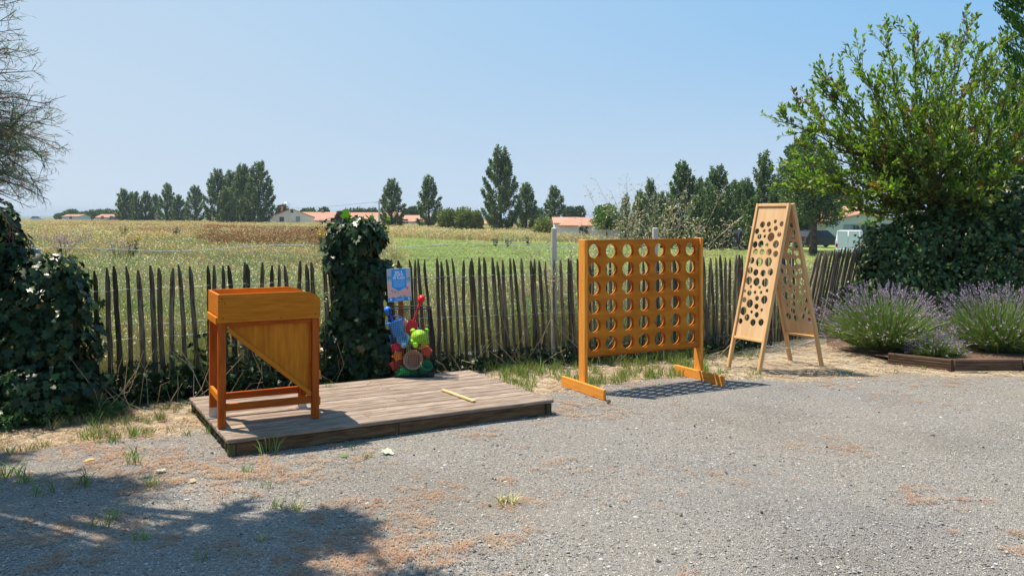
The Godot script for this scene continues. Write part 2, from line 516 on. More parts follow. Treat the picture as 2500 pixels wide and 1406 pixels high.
# ---------------------------------------------------------------- land
func yard_noise(sd, f, oct = 4):
	var n := FastNoiseLite.new()
	n.seed = sd
	n.frequency = f
	n.fractal_octaves = oct
	return n
func edge_d(x: float) -> float:         # how far ahead the tarmac reaches
	var pts = [[-6.0, 4.6], [-3.6, 5.35], [-2.4, 6.15], [-1.3, 7.0], [0.1, 7.4], [1.4, 8.2], [2.6, 8.1], [3.6, 8.35], [5.0, 8.25], [8.0, 8.3], [14.0, 9.0]]
	if x <= pts[0][0]: return pts[0][1]
	for i in range(1, pts.size()):
		if x <= pts[i][0]:
			return lerp(pts[i - 1][1], pts[i][1], (x - pts[i - 1][0]) / (pts[i][0] - pts[i - 1][0]))
	return pts[-1][1]
func land():
	# field and verge: one sheet to the horizon, coloured by what grows or lies there
	var b := MB.new()
	var ds = []
	var d = -14.0
	while d < 5000.0:
		ds.append(d)
		d += 0.25 if d > 3.0 and d < 14.0 else (1.2 if d < 40.0 else max(2.0, d * 0.06))
	var n1 = yard_noise(5, 0.9)
	var cols = 150
	for i in ds.size():
		for j in cols + 1:
			var t = (float(j) / cols - 0.5) * 2.0
			var wide = 16.0 + max(ds[i], 0.0) * 0.95
			var x = sign(t) * pow(abs(t), 1.35) * wide
			var y = th(x, ds[i]) - 0.012 + n1.get_noise_2d(x * 1.5, ds[i] * 1.5) * 0.008
			b.v.append(Vector3(x, y, -ds[i]))
			b.n.append(Vector3.UP)
			b.uv.append(Vector2(x, ds[i]))
			var fdx = fence_d(x)
			var q = n1.get_noise_2d(x * 0.8, ds[i] * 0.8)
			var straw = Color(0.38, 0.315, 0.235).lerp(Color(0.27, 0.205, 0.145), clamp(q + 0.5, 0.0, 1.0))
			var green = Color(0.13, 0.17, 0.06)
			var cc = straw
			if ds[i] > fdx - 0.2:
				cc = straw.lerp(green, clamp(0.55 + q * 0.5, 0.0, 1.0))
			if ds[i] > 40.0:
				cc = Color(0.42, 0.36, 0.20)
			if ds[i] > 40.0 and ds[i] < 92.0 and x / ds[i] > -0.12:
				cc = Color(0.24, 0.33, 0.09)
			if ds[i] > 275.0: cc = Color(0.15, 0.17, 0.09)
			b.c.append(cc)
	for i in ds.size() - 1:
		for j in cols:
			var a = i * (cols + 1) + j
			var e = a + cols + 1
			b.ix.append_array(PackedInt32Array([a, e, a + 1, a + 1, e, e + 1]))
	var st := SurfaceTool.new()
	st.create_from(b.mesh(), 0)
	st.generate_normals()
	var gm = std(Color.WHITE, 0.95, true)
	var gi := Image.create(256, 256, false, Image.FORMAT_RGB8)
	var n2 = yard_noise(8, 0.06, 5)
	for y in 256:
		for x in 256:
			var t = clamp(0.78 + n2.get_noise_2d(x, y) * 0.5 + rr(-0.14, 0.14), 0.35, 1.0)
			gi.set_pixel(x, y, Color(t, t, t).linear_to_srgb())
	gi.generate_mipmaps()
	gm.albedo_texture = ImageTexture.create_from_image(gi)
	gm.uv1_scale = Vector3(0.8, 0.8, 1)
	struct("ground", st.commit(), gm)
	# tarmac: coarse worn chippings bound in pale tar
	var t := MB.new()
	var nx = 120
	var nd = 90
	var n3 = yard_noise(21, 0.35, 3)
	var n4 = yard_noise(31, 0.7, 4)
	var n5 = yard_noise(33, 0.4, 3)
	for i in nd + 1:
		for j in nx + 1:
			var x = lerp(-9.0, 14.0, float(j) / nx)
			var far = edge_d(x) + n3.get_noise_2d(x * 6.0, 3.0) * 0.16 + n3.get_noise_2d(x * 25.0, 9.0) * 0.06
			var dd = lerp(-12.0, far, 1.0 - pow(1.0 - float(i) / nd, 1.6))
			var y = 0.004 + n3.get_noise_2d(x * 2.0, dd * 2.0) * 0.010
			if i == nd: y = -0.03
			t.v.append(Vector3(x, y, -dd))
			t.n.append(Vector3.UP)
			t.uv.append(Vector2(x, dd))
			var bv = n4.get_noise_2d(x, dd)
			var br = 1.0 + bv * 0.30
			t.c.append(Color(br * (1.0 + 0.05 * n5.get_noise_2d(x, dd)), br, br * (1.0 - 0.10 * n5.get_noise_2d(x, dd))))
	for i in nd:
		for j in nx:
			var a = i * (nx + 1) + j
			var e = a + nx + 1
			t.ix.append_array(PackedInt32Array([a, e, a + 1, a + 1, e, e + 1]))
	st = SurfaceTool.new()
	st.create_from(t.mesh(), 0)
	st.generate_normals()
	struct("tarmac_yard", st.commit(), tarmac())
	# the sea, a thin line far off
	var s := MB.new()
	s.quad(Vector3(-4200, -3.2, -1500), Vector3(2000, -3.2, -1500), Vector3(6000, -3.2, -5500), Vector3(-9000, -3.2, -5500), Vector3.UP)
	struct("sea", s, std(Color(0.10, 0.20, 0.30), 0.3))

func tarmac() -> StandardMaterial3D:
	var sz = 1024
	var cell := FastNoiseLite.new()
	cell.noise_type = FastNoiseLite.TYPE_CELLULAR
	cell.seed = 77
	cell.frequency = 0.085
	cell.fractal_type = FastNoiseLite.FRACTAL_NONE
	cell.cellular_return_type = FastNoiseLite.RETURN_CELL_VALUE
	var dist := FastNoiseLite.new()
	dist.noise_type = FastNoiseLite.TYPE_CELLULAR
	dist.seed = 77
	dist.frequency = 0.085
	dist.fractal_type = FastNoiseLite.FRACTAL_NONE
	dist.cellular_return_type = FastNoiseLite.RETURN_DISTANCE2_SUB
	var alb := Image.create(sz, sz, false, Image.FORMAT_RGB8)
	var hgt := Image.create(sz, sz, false, Image.FORMAT_L8)
	for y in sz:
		for x in sz:
			var cv = cell.get_noise_2d(x, y) * 0.5 + 0.5
			var dv = clamp(dist.get_noise_2d(x, y) + 1.0, 0.0, 1.0)
			var g = 0.20 + cv * 0.11
			if cv > 0.90: g += 0.13
			if cv < 0.10: g -= 0.06
			g *= 0.52 + 0.48 * smoothstep(0.0, 0.30, dv)
			var warm = 0.5 + (fposmod(cv * 7.3, 1.0) - 0.5) * 0.6
			var cc = Color(g * (1.0 + 0.10 * warm), g * (0.965 + 0.01 * warm), g * (0.925 - 0.10 * warm))
			alb.set_pixel(x, y, cc.linear_to_srgb())
			var hh = smoothstep(0.0, 0.45, dv) * (0.35 + 0.65 * cv)
			hgt.set_pixel(x, y, Color(hh, hh, hh))
	alb.generate_mipmaps()
	var m = std(Color.WHITE, 0.92, true)
	m.albedo_texture = ImageTexture.create_from_image(alb)
	m.heightmap_enabled = true
	m.heightmap_texture = ImageTexture.create_from_image(hgt)
	m.heightmap_scale = 0.5
	m.uv1_scale = Vector3(1.15, 1.15, 1)
	return m

# ---------------------------------------------------------------- houses far behind
# rows px0..px1 of the front, distance, ridge row, eaves row; gable: which way the ridge runs
func house(label, px0, px1, d, ridge_py, eave_py, depth, along, wall_mat, wins, chimney_at = -1.0, yaw = 0.0):
	var a = at((px0 + px1) / 2.0, eave_py, d)
	var w = (px1 - px0) / F * d
	var base_y = th(a.x, d + depth / 2) - 0.15
	var eave = a.y - base_y
	var rise = (eave_py - ridge_py) / F * d
	var t = thing("cottage", label, "house", Vector3(a.x, base_y, -d - depth / 2), Basis(Vector3.UP, yaw))
	var b := MB.new()
	var hw = w / 2
	var hd = depth / 2
	if along:                      # ridge runs left to right
		b.prism(Transform3D(Basis(Vector3(0, 0, 1), Vector3.UP, Vector3(-1, 0, 0)), Vector3.ZERO), PackedVector2Array([Vector2(-hd, 0), Vector2(hd, 0), Vector2(hd, eave), Vector2(0, eave + rise), Vector2(-hd, eave)]), w)
	else:
		b.prism(Transform3D.IDENTITY, PackedVector2Array([Vector2(-hw, 0), Vector2(hw, 0), Vector2(hw, eave), Vector2(0, eave + rise), Vector2(-hw, eave)]), depth)
	part(t, "wall", b, wall_mat)
	var rf = null
	for s in [-1.0, 1.0]:
		var r := MB.new()
		var run = hd if along else hw
		var sl = sqrt(run * run + rise * rise)
		var over = 0.35
		var ang = atan2(rise, run)
		var le = (w if along else depth) + 0.5
		var cen = Vector3(0, eave + rise, 0) + (Vector3(0, -sin(ang), s * cos(ang)) if along else Vector3(s * cos(ang), -sin(ang), 0)) * (sl + over) / 2
		var ax = Vector3(0, -sin(ang), s * cos(ang)) if along else Vector3(s * cos(ang), -sin(ang), 0)
		var ex = Vector3.RIGHT if along else Vector3.BACK
		var nn = ex.cross(ax).normalized()
		if nn.y < 0: nn = -nn
		r.box(Transform3D(Basis(ex, ax, ex.cross(ax)), cen + nn * 0.09), Vector3(le, sl + over, 0.14), 0.02, 0, uo(), 0.5)
		rf = part(t, "roof", r, M.roof)
		# rows of ridge and eave tiles
		var rows := MB.new()
		var k = 0
		while k * 0.30 < le:
			var p0 = cen + nn * 0.15 + ex * (k * 0.30 - le / 2 + 0.15)
			rows.tube([p0 - ax * (sl + over) / 2, p0 + ax * (sl + over) / 2], [0.055, 0.055], 5, Color.WHITE, true)
			k += 1
		stuff(part(rf, "tile_row", rows, M.roof))
	if chimney_at >= 0.0:
		var c := MB.new()
		var cp = Vector3(lerp(-hw, hw, chimney_at), eave + rise + 0.1, 0)
		c.box(bx(cp), Vector3(0.55, 1.1, 0.45), 0.02)
		c.box(bx(cp + Vector3(0, 0.58, 0)), Vector3(0.7, 0.1, 0.6), 0.02)
		part(rf, "chimney", c, M.roof)
	for q in wins:                  # [x share, sill height, width, height, kind]
		var wx = lerp(-hw, hw, q[0])
		var f := MB.new()
		for e in [[Vector3(wx, q[1] + q[3], hd), Vector3(q[2] + 0.16, 0.1, 0.12)], [Vector3(wx, q[1], hd), Vector3(q[2] + 0.2, 0.1, 0.16)], [Vector3(wx - q[2] / 2, q[1] + q[3] / 2, hd), Vector3(0.09, q[3], 0.1)], [Vector3(wx + q[2] / 2, q[1] + q[3] / 2, hd), Vector3(0.09, q[3], 0.1)], [Vector3(wx, q[1] + q[3] / 2, hd), Vector3(0.06, q[3], 0.08)]]:
			f.box(bx(e[0]), e[1], 0.01)
		var wn = part(t, "window" if q[4] == 0 else "door", f, M.shutter)
		var g := MB.new()
		g.box(bx(Vector3(wx, q[1] + q[3] / 2, hd + 0.012)), Vector3(q[2], q[3], 0.03), 0.004)
		part(wn, "pane" if q[4] == 0 else "leaf", g, M.glass if q[4] == 0 else M.shutter)
	return t

func far_houses():
	house("white cottage with terracotta roof beside the tallest poplar group", 640, 760, 205.0, 511, 534, 9.0, false, M.render, [[0.3, 0.9, 1.0, 1.1, 0], [0.62, 0.1, 0.9, 2.0, 1], [0.5, 3.0, 0.6, 0.7, 0]], 0.3, 0.25)
	house("long low cottage with orange roof joined between two gabled cottages", 702, 800, 212.0, 519, 536, 8.0, true, M.render, [[0.3, 0.9, 1.0, 1.1, 0], [0.75, 0.9, 1.0, 1.1, 0]])
	house("white gabled cottage with terracotta roof beside the purple tree", 768, 842, 200.0, 519, 538, 9.0, true, M.render, [[0.2, 0.7, 0.7, 0.9, 0], [0.6, 0.9, 1.0, 1.1, 0]], 0.1)
	house("low cottage with red roof behind the ivy pillar and utility pole", 850, 972, 195.0, 520, 540, 9.0, true, M.render, [[0.8, 0.9, 1.0, 1.1, 0]], 0.7)
	house("pale cottage with faded pink roof between two single poplars", 935, 1045, 185.0, 527, 541, 8.0, true, M.render_grey, [[0.2, 0.8, 1.0, 1.1, 0], [0.5, 0.8, 1.0, 1.1, 0], [0.8, 0.8, 1.0, 1.1, 0]])
	house("small cottage with pink roof between the olive bushes and tallest single poplar", 1178, 1216, 180.0, 539, 547, 6.0, true, M.render, [[0.5, 0.5, 0.8, 0.9, 0]])
	house("small outbuilding with tiled roof behind the oat grass seed heads", 1355, 1412, 118.0, 533, 546, 7.0, true, M.render, [[0.5, 0.8, 0.9, 1.0, 0]])
	house("white barn with sloping terracotta roof beside the round pine", 1398, 1478, 105.0, 534, 552, 9.0, true, M.render, [[0.75, 0.7, 1.2, 1.2, 0]], -1.0, -0.35)
	house("grey rendered house with orange roof behind the white van", 1985, 2190, 92.0, 524, 541, 10.0, false, M.render_grey, [[0.30, 0.1, 1.0, 2.1, 1], [0.40, 0.3, 1.1, 1.9, 0], [0.52, 1.2, 1.3, 1.1, 0], [0.8, 1.2, 1.3, 1.1, 0]], -1.0, 0.2)
	house("bright orange roofed house standing taller behind the grey rendered house", 2040, 2150, 112.0, 506, 523, 9.0, true, M.render_grey, [[0.8, 3.0, 1.0, 1.0, 0]])
	house("low tiled barn beside the dark hedge near the sea", 150, 192, 330.0, 524, 529, 9.0, true, M.render, [[0.5, 0.8, 1.0, 1.0, 0]])
	house("long low house with brown roof at the end of the poplar row", 232, 286, 300.0, 524, 531, 9.0, true, M.render, [[0.3, 0.8, 1.0, 1.0, 0], [0.7, 0.8, 1.0, 1.0, 0]])
	# garden wall
	var p = at(1500, 575, 100.0)
	var y0 = th(p.x, 100.0) - 0.2
	var wl = thing("garden_wall", "low white rendered wall beside the white barn", "wall", Vector3(p.x, y0, -100.0))
	box_part(wl, "wall", Vector3(0, 0.85, 0), Vector3(3.8, 1.7, 0.25), M.render, 0, 0.02)
	box_part(wl, "coping", Vector3(0, 1.74, 0), Vector3(3.9, 0.08, 0.34), M.render_grey, 0, 0.02)

# ---------------------------------------------------------------- trees
func limb(b: MB, pts: Array, r0: float, r1: float, sides = 6):
	var rad = []
	for i in pts.size():
		rad.append(lerp(r0, r1, float(i) / (pts.size() - 1)))
	b.tube(pts, rad, sides)
# an upright poplar of height 1 unit = 15 m: plumes of leaves round steep branches
func poplar_kind(called, h, rad, seed_, dens) -> Node3D:
	R.seed = seed_
	var t = Node3D.new()
	t.name = called
	var tr := MB.new()
	limb(tr, [Vector3(0, -0.3, 0), Vector3(0.05, h * 0.3, 0), Vector3(0, h * 0.9, 0.05)], h * 0.022, 0.03, 7)
	var cr := MB.new()
	var nb = int(40 * dens)
	for i in nb:
		var k = float(i) / nb
		var tt = lerp(0.10, 0.96, pow(k, 0.9))
		var top = h * tt
		var h0 = max(top - h * rr(0.13, 0.24), h * 0.03)
		var ang = i * 2.4 + rr(-0.4, 0.4)
		var prof = pow(max(sin(PI * pow(tt, 0.62)), 0.0), 0.70) * rr(0.82, 1.08)
		var out = rad * max(prof, 0.05)
		var dirx = Vector3(cos(ang), 0, sin(ang))
		var p0 = Vector3(0, h0, 0)
		var p1 = p0 + dirx * out * 0.75 + Vector3(0, (top - h0) * 0.35, 0)
		var p2 = Vector3(0, top, 0) + dirx * out
		tr.tube([p0, p1, p2], [h * 0.005, h * 0.003, 0.01], 4)
		var nl = int(170 * dens * (0.5 + out / rad))
		for j in nl:
			var s = sqrt(R.randf())
			var q = p0.lerp(p1, s).lerp(p1.lerp(p2, s), s)
			var sp = h * 0.040 * (1.25 - 0.7 * s)
			q += rdir() * sp * pow(R.randf(), 0.5) * Vector3(1, 1.5, 1)
			var dr = (rdir() + Vector3(0, 0.7, 0) + dirx * 0.4).normalized()
			var g = rr(0.7, 1.25)
			var cc = Color(0.115, 0.17, 0.065) * g
			if R.randf() < 0.22: cc = Color(0.25, 0.30, 0.16) * g
			cr.leaf(q, dr, rdir(), h * rr(0.016, 0.026), h * rr(0.012, 0.019), cc)
	for j in int(260 * dens):           # leader
		var s = R.randf()
		var q = Vector3(0, h * (0.3 + 0.64 * s), 0) + rdir() * h * 0.07 * (1.15 - s)
		cr.leaf(q, (rdir() + Vector3(0, 0.8, 0)).normalized(), rdir(), h * 0.022, h * 0.016, Color(0.115, 0.17, 0.065) * rr(0.7, 1.3))
	part(t, "trunk", tr, M.bark)
	part(t, "crown", cr, M.far_leaf)
	return t
func poplars():
	var kinds = []
	for i in 6:
		kinds.append(poplar_kind("poplar", 15.0, [2.3, 2.9, 2.5, 3.3, 2.0, 2.7][i], 900 + i, [1.0, 1.15, 1.0, 1.3, 0.9, 1.1][i]))
	# [px centre, top row, half width px, distance, kind, label, group]
	var rowl = "poplar in the leafy row standing above the far parked cars"
	var rowg = "poplars above the far parked cars"
	var bigl = "tall broad poplar in the dense clump beside the first white cottage"
	var bigg = "clump of tall poplars beside the white cottage"
	var rr_l = "poplar in the thick row behind the dark parked cars"
	var rr_g = "poplars behind the dark parked cars"
	var list = [
		[300, 455, 19, 232, 0, "end poplar of the leafy row beside the long low house", ""], [318, 464, 14, 240, 4, rowl, rowg], [331, 463, 14, 228, 2, rowl, rowg], [355, 462, 17, 230, 5, rowl, rowg],
		[377, 470, 15, 246, 1, "thin pale poplar with bare top inside the leafy row", ""], [407, 441, 21, 228, 2, "tallest poplar of the leafy row above the red parked car", ""], [434, 471, 19, 224, 3, rowl, rowg], [475, 448, 24, 222, 1, "poplar standing apart between the leafy row and the tall clump", ""],
		[530, 405, 30, 205, 5, bigl, bigg], [562, 408, 26, 212, 2, bigl, bigg], [592, 392, 33, 200, 3, bigl, bigg], [630, 386, 38, 196, 1, "broadest tallest poplar of the clump touching the white cottage", ""], [552, 450, 24, 190, 0, bigl, bigg],
		[956, 429, 29, 150, 5, "single poplar standing beside the utility pole", ""], [1047, 420, 29, 152, 2, "single poplar between the pink roofed cottage and olive bushes", ""],
		[1222, 346, 43, 140, 3, "tallest poplar standing alone in the middle of the field edge", ""], [1284, 438, 27, 146, 0, "shorter poplar touching the side of the tallest one", ""], [1354, 447, 26, 140, 4, "slim poplar rising behind the pale concrete fence post", ""],
		[1528, 467, 16, 88, 4, rr_l, rr_g], [1562, 455, 20, 95, 0, rr_l, rr_g], [1588, 427, 22, 102, 4, "slim pale poplar set back between the round pine and broad tall poplar", ""], [1615, 460, 24, 84, 2, rr_l, rr_g],
		[1668, 382, 43, 90, 3, "broad tall poplar towering over the biggest wild oat clump", ""], [1640, 468, 28, 82, 5, rr_l, rr_g], [1700, 470, 28, 80, 0, rr_l, rr_g], [1752, 394, 46, 88, 1, "bushy broad poplar standing behind the black parked car", ""], [1765, 468, 30, 80, 5, rr_l, rr_g], [1735, 440, 26, 79, 2, rr_l, rr_g],
		[1822, 424, 30, 84, 2, rr_l, rr_g], [1866, 356, 34, 92, 0, "tallest slim poplar of the thick row near the A-frame", ""], [1900, 425, 34, 80, 5, rr_l, rr_g], [1842, 470, 26, 78, 4, rr_l, rr_g], [1708, 425, 30, 96, 5, rr_l, rr_g], [1796, 430, 28, 98, 0, rr_l, rr_g], [1560, 480, 24, 80, 1, rr_l, rr_g], [1918, 380, 34, 86, 2, rr_l, rr_g]]
	for q in list:
		var d = float(q[3])
		var x = (q[0] - CX) / F * d
		var y = th(x, d)
		var h = EYE + (HY - q[1]) / F * d - y
		var k = kinds[q[4]]
		var wk = [2.3, 2.9, 2.5, 3.3, 2.0, 2.7][q[4]] * 0.92
		var o = k.duplicate()
		o.name = numbered("poplar")
		add_child(o)
		var sx = q[2] / F * d / wk
		o.transform = Transform3D(Basis(Vector3.UP, q[0] * 0.7).scaled(Vector3(sx, h / 15.0, sx)), Vector3(x, y, -d))
		tag(o, q[5], "tree", q[6])
	for k in kinds: k.free()

# a crown of clumps: lobes (centre, radius), each with leaves mostly near its skin
func clumpy(b: MB, lobes: Array, count: int, l: float, w: float, cols: Array, upward := 0.2):
	var tot = 0.0
	for e in lobes: tot += e[1].x * e[1].y
	for e in lobes:
		var nn = int(count * e[1].x * e[1].y / tot)
		for j in nn:
			var o = rdir()
			var q = e[0] + o * e[1] * pow(R.randf(), 0.33) * rr(0.85, 1.08)
			var cc = cols[R.randi() % cols.size()] * rr(0.75, 1.25)
			b.leaf(q, (o * 0.6 + rdir() * 0.8 + Vector3(0, upward, 0)).normalized(), (o + rdir()).normalized(), l * rr(0.7, 1.3), w * rr(0.7, 1.3), cc)
func bushy_tree(called, label, px, top_py, half, d, cols, trunk_share, nl, l, flat = 1.0, group = ""):
	var x = (px - CX) / F * d
	var y = th(x, d)
	var h = EYE + (HY - top_py) / F * d - y
	var hw = half / F * d
	var t = thing(called, label, "tree", Vector3(x, y, -d), Basis.IDENTITY, group)
	var tr := MB.new()
	limb(tr, [Vector3(0, -0.3, 0), Vector3(hw * 0.05, h * 0.35, 0), Vector3(0, h * 0.75, 0)], h * 0.035 + 0.05, 0.04, 7)
	var lobes = []
	var c0 = h * trunk_share
	for i in 14:
		var a = i * 2.4
		var k = (i + 0.5) / 14.0
		var r = hw * (0.36 + 0.14 * R.randf())
		var yy = lerp(c0 + r * 0.7 * flat, h - r * 0.8 * flat, k)
		var out = max(hw - r, 0.0) * sqrt(max(0.0, 1.0 - pow(k * 1.5 - 0.55, 2.0)))
		var c = Vector3(cos(a) * out, yy, sin(a) * out)
		lobes.append([c, Vector3(r, r * 0.8 * flat, r)])
		tr.tube([Vector3(0, c0 * 0.8 + yy * 0.2, 0), c], [h * 0.012 + 0.02, 0.02], 4)
	var cr := MB.new()
	clumpy(cr, lobes, nl, l, l * 0.6, cols)
	part(t, "trunk", tr, M.bark)
	part(t, "crown", cr, M.far_leaf)
	return t
func far_trees():
	R.seed = 321
	var dark = [Color(0.045, 0.08, 0.035), Color(0.065, 0.10, 0.045)]
	var mid = [Color(0.09, 0.14, 0.045), Color(0.11, 0.17, 0.055)]
	var olive = [Color(0.20, 0.23, 0.07), Color(0.15, 0.18, 0.05)]
	var hl = "dark rounded tree in the low wood beside the sea"
	for q in [[150, 521, 18], [172, 511, 22], [205, 517, 24], [232, 512, 26], [258, 510, 26], [283, 514, 20]]:
		bushy_tree("round_tree", hl, q[0], q[1], q[2], 345.0, mid, 0.1, 1500, 0.8, 0.8, "low wood beside the sea")
	var pl = "dark wind-bent pine on the skyline behind the cottages"
	for q in [[688, 500, 17], [752, 508, 26], [790, 507, 16], [868, 507, 34], [905, 508, 28], [1000, 508, 26], [1012, 503, 22], [1310, 508, 26], [1390, 504, 18], [1415, 503, 16]]:
		bushy_tree("skyline_pine", pl, q[0], q[1], q[2], 235.0, dark, 0.25, 1300, 0.6, 0.6, "dark pines on the skyline")
	bushy_tree("garden_tree", "pale green garden tree between two red roofs", 757, 511, 17, 222.0, mid, 0.2, 900, 0.5)
	bushy_tree("purple_tree", "dark purple leaved tree beside the white gabled cottage", 833, 513, 17, 150.0, [Color(0.035, 0.02, 0.03), Color(0.06, 0.035, 0.045)], 0.05, 1800, 0.35)
	var ol = "feathery olive green bush beside the tallest poplar"
	for q in [[1090, 507, 25], [1128, 503, 32], [1160, 512, 22]]:
		bushy_tree("tamarisk_bush", ol, q[0], q[1], q[2], 132.0, olive, 0.03, 2600, 0.35, 1.1, "olive bushes beside the tallest poplar")
	bushy_tree("low_bush", "yellow green bush at the foot of the slim poplar", 1325, 528, 26, 110.0, [Color(0.20, 0.22, 0.06)], 0.0, 1200, 0.3)
	bushy_tree("umbrella_pine", "bright green round-topped pine behind the oat grass", 1480, 496, 38, 100.0, [Color(0.09, 0.18, 0.025), Color(0.13, 0.23, 0.035)], 0.28, 5200, 0.22, 0.8)
	bushy_tree("umbrella_pine", "yellow green pine top behind the thick poplar row", 1812, 446, 30, 110.0, [Color(0.10, 0.19, 0.03)], 0.4, 2600, 0.3, 0.8)
	# broad trees beside the poplar row
	bushy_tree("broad_tree", "big dark spreading tree behind the A-frame board", 1985, 345, 82, 70.0, [Color(0.07, 0.115, 0.04), Color(0.09, 0.14, 0.05), Color(0.15, 0.20, 0.08)], 0.24, 14000, 0.24, 1.25)
	bushy_tree("broad_tree", "upright dark tree close beside the big spreading tree", 1945, 330, 36, 76.0, [Color(0.08, 0.13, 0.05), Color(0.11, 0.16, 0.06)], 0.15, 6000, 0.24, 1.6)
	bushy_tree("broad_tree", "tall dark tree peeping above the big spreading tree", 1978, 290, 26, 84.0, [Color(0.08, 0.13, 0.05)], 0.2, 5000, 0.24, 1.8)
	bushy_tree("umbrella_pine", "grey green pine behind the orange roofed house", 2075, 462, 38, 120.0, [Color(0.12, 0.14, 0.05), Color(0.07, 0.09, 0.035)], 0.35, 3500, 0.3, 0.7)

# ---------------------------------------------------------------- cars
func car(label, px, d, yaw, paint: Color, ln = 4.3, wd = 1.78, ht = 1.5, van = false, group = "", wheel_py = 0.0):
	var x = (px - CX) / F * d
	var y = th(x, d)
	if wheel_py > 0.0: y = EYE - (wheel_py - HY) / F * d
	var t = thing("camper_van" if van and ln > 5.5 else ("delivery_van" if van else "parked_car"), label, "van" if van else "car", Vector3(x, y, -d), Basis(Vector3.UP, yaw), group)
	var pm = std(paint, 0.25)
	pm.clearcoat_enabled = true
	pm.clearcoat = 0.6
	var hl = ln / 2
	var gw = ht * 0.55
	var body := MB.new()
	# body sides run along x; nose at +x
	var low = PackedVector2Array([Vector2(-hl, 0.32), Vector2(-hl + 0.1, 0.22), Vector2(hl - 0.15, 0.22), Vector2(hl, 0.4), Vector2(hl - 0.04, gw * 0.84), Vector2(hl * 0.45, gw * 1.08), Vector2(-hl + 0.03, gw * 1.1)])
	body.prism(Transform3D.IDENTITY, low, wd)
	body.box(bx(Vector3(-hl + 0.02, 0.42, 0)), Vector3(0.14, 0.22, wd * 0.98), 0.04)
	body.box(bx(Vector3(hl - 0.05, 0.42, 0)), Vector3(0.14, 0.22, wd * 0.98), 0.04)
	part(t, "body", body, pm)
	var x0 = -hl + (0.04 if van else 0.12)
	var xr = -hl + (0.10 if van else 0.55)
	var xf = hl * (0.42 if van else 0.10)
	var xw = hl * (0.66 if van else 0.48)
	var cab := MB.new()
	var tw = wd * 0.42
	var bw = wd * 0.48
	var pts = [Vector3(x0, gw * 1.08, bw), Vector3(xw, gw * 1.05, bw), Vector3(xf, ht, tw), Vector3(xr, ht, tw)]
	for s in [-1.0, 1.0]:
		var q = []
		for p in pts: q.append(Vector3(p.x, p.y, p.z * s))
		cab.quad(q[0], q[1], q[2], q[3], Vector3(0, 0.2, s).normalized())
	cab.quad(pts[3], pts[2], pts[2] * Vector3(1, 1, -1), pts[3] * Vector3(1, 1, -1), Vector3.UP)
	cab.quad(pts[0], pts[3], pts[3] * Vector3(1, 1, -1), pts[0] * Vector3(1, 1, -1), Vector3(-1, 0.3, 0).normalized())
	cab.quad(pts[1], pts[2], pts[2] * Vector3(1, 1, -1), pts[1] * Vector3(1, 1, -1), Vector3(1, 0.6, 0).normalized())
	part(t, "cabin", cab, pm)
	for s in [-1.0, 1.0]:               # side glass, proud of the cabin skin
		var spans = [[0.06, 0.48], [0.52, 0.94]]
		if van: spans = [[0.80, 0.96]]
		for sp in spans:
			var g := MB.new()
			var q = []
			for e in [[sp[0], 0.15], [sp[1], 0.15], [sp[1], 0.85], [sp[0], 0.85]]:
				var p = pts[0].lerp(pts[1], e[0]).lerp(pts[3].lerp(pts[2], e[0]), e[1])
				q.append(Vector3(p.x, p.y, (p.z + 0.012) * s))
			g.quad(q[0], q[1], q[2], q[3], Vector3(0, 0.2, s).normalized())
			part(t, "side_window", g, M.glass)
	var ends = [[1, 2, 1.0, "windscreen"], [0, 3, -1.0, "rear_window"]]
	for e in ends:
		if van and e[2] < 0.0:
			for s in [-1.0, 1.0]:      # two panelled rear doors
				var dr := MB.new()
				var yy = (gw * 1.08 + ht) / 2
				dr.box(bx(Vector3(x0 - 0.03, yy - 0.12, s * wd * 0.22)), Vector3(0.06, (ht - gw) * 1.2, wd * 0.40), 0.03)
				part(t, "rear_door", dr, pm)
			continue
		var g := MB.new()
		var q = []
		for f in [[0.9, 0.12], [-0.9, 0.12], [-0.9, 0.88], [0.9, 0.88]]:
			var p = pts[e[0]].lerp(pts[e[1]], f[1])
			q.append(Vector3(p.x + 0.015 * e[2], p.y + 0.006, p.z * f[0]))
		g.quad(q[0], q[1], q[2], q[3], Vector3(e[2], 0.5, 0).normalized())
		part(t, e[3], g, M.glass)
	for s in [-1.0, 1.0]:
		for e in [-0.62, 0.62]:
			var wh := MB.new()
			var ww = Transform3D(Basis(Vector3.RIGHT, PI / 2), Vector3(hl * e, 0.31, s * (wd / 2 - 0.08)))
			wh.lathe(ww, [Vector2(0.0, -0.1), Vector2(0.26, -0.1), Vector2(0.31, -0.07), Vector2(0.31, 0.07), Vector2(0.26, 0.1), Vector2(0.0, 0.1)], 16)
			var wn = part(t, "wheel", wh, M.tyre)
			var rim := MB.new()
			rim.lathe(ww, [Vector2(0.0, -0.115), Vector2(0.19, -0.11), Vector2(0.2, 0.0), Vector2(0.19, 0.11), Vector2(0.0, 0.115)], 12)
			part(wn, "rim", rim, M.steel)
		var tl := MB.new()
		tl.box(bx(Vector3(-hl - 0.01, gw * (0.75 if van else 0.9), s * wd * 0.44)), Vector3(0.06, 0.26, 0.14), 0.02)
		part(t, "tail_light", tl, M.red_lamp)
		var hd := MB.new()
		hd.box(bx(Vector3(hl - 0.06, gw * 0.74, s * wd * 0.40)), Vector3(0.12, 0.14, 0.28), 0.03)
		part(t, "headlight", hd, M.steel)
	var pl := MB.new()
	pl.box(bx(Vector3(-hl - 0.035, 0.5 if not van else 0.62, 0)), Vector3(0.02, 0.11, 0.5), 0.003)
	part(t, "number_plate", pl, M.render)
	return t
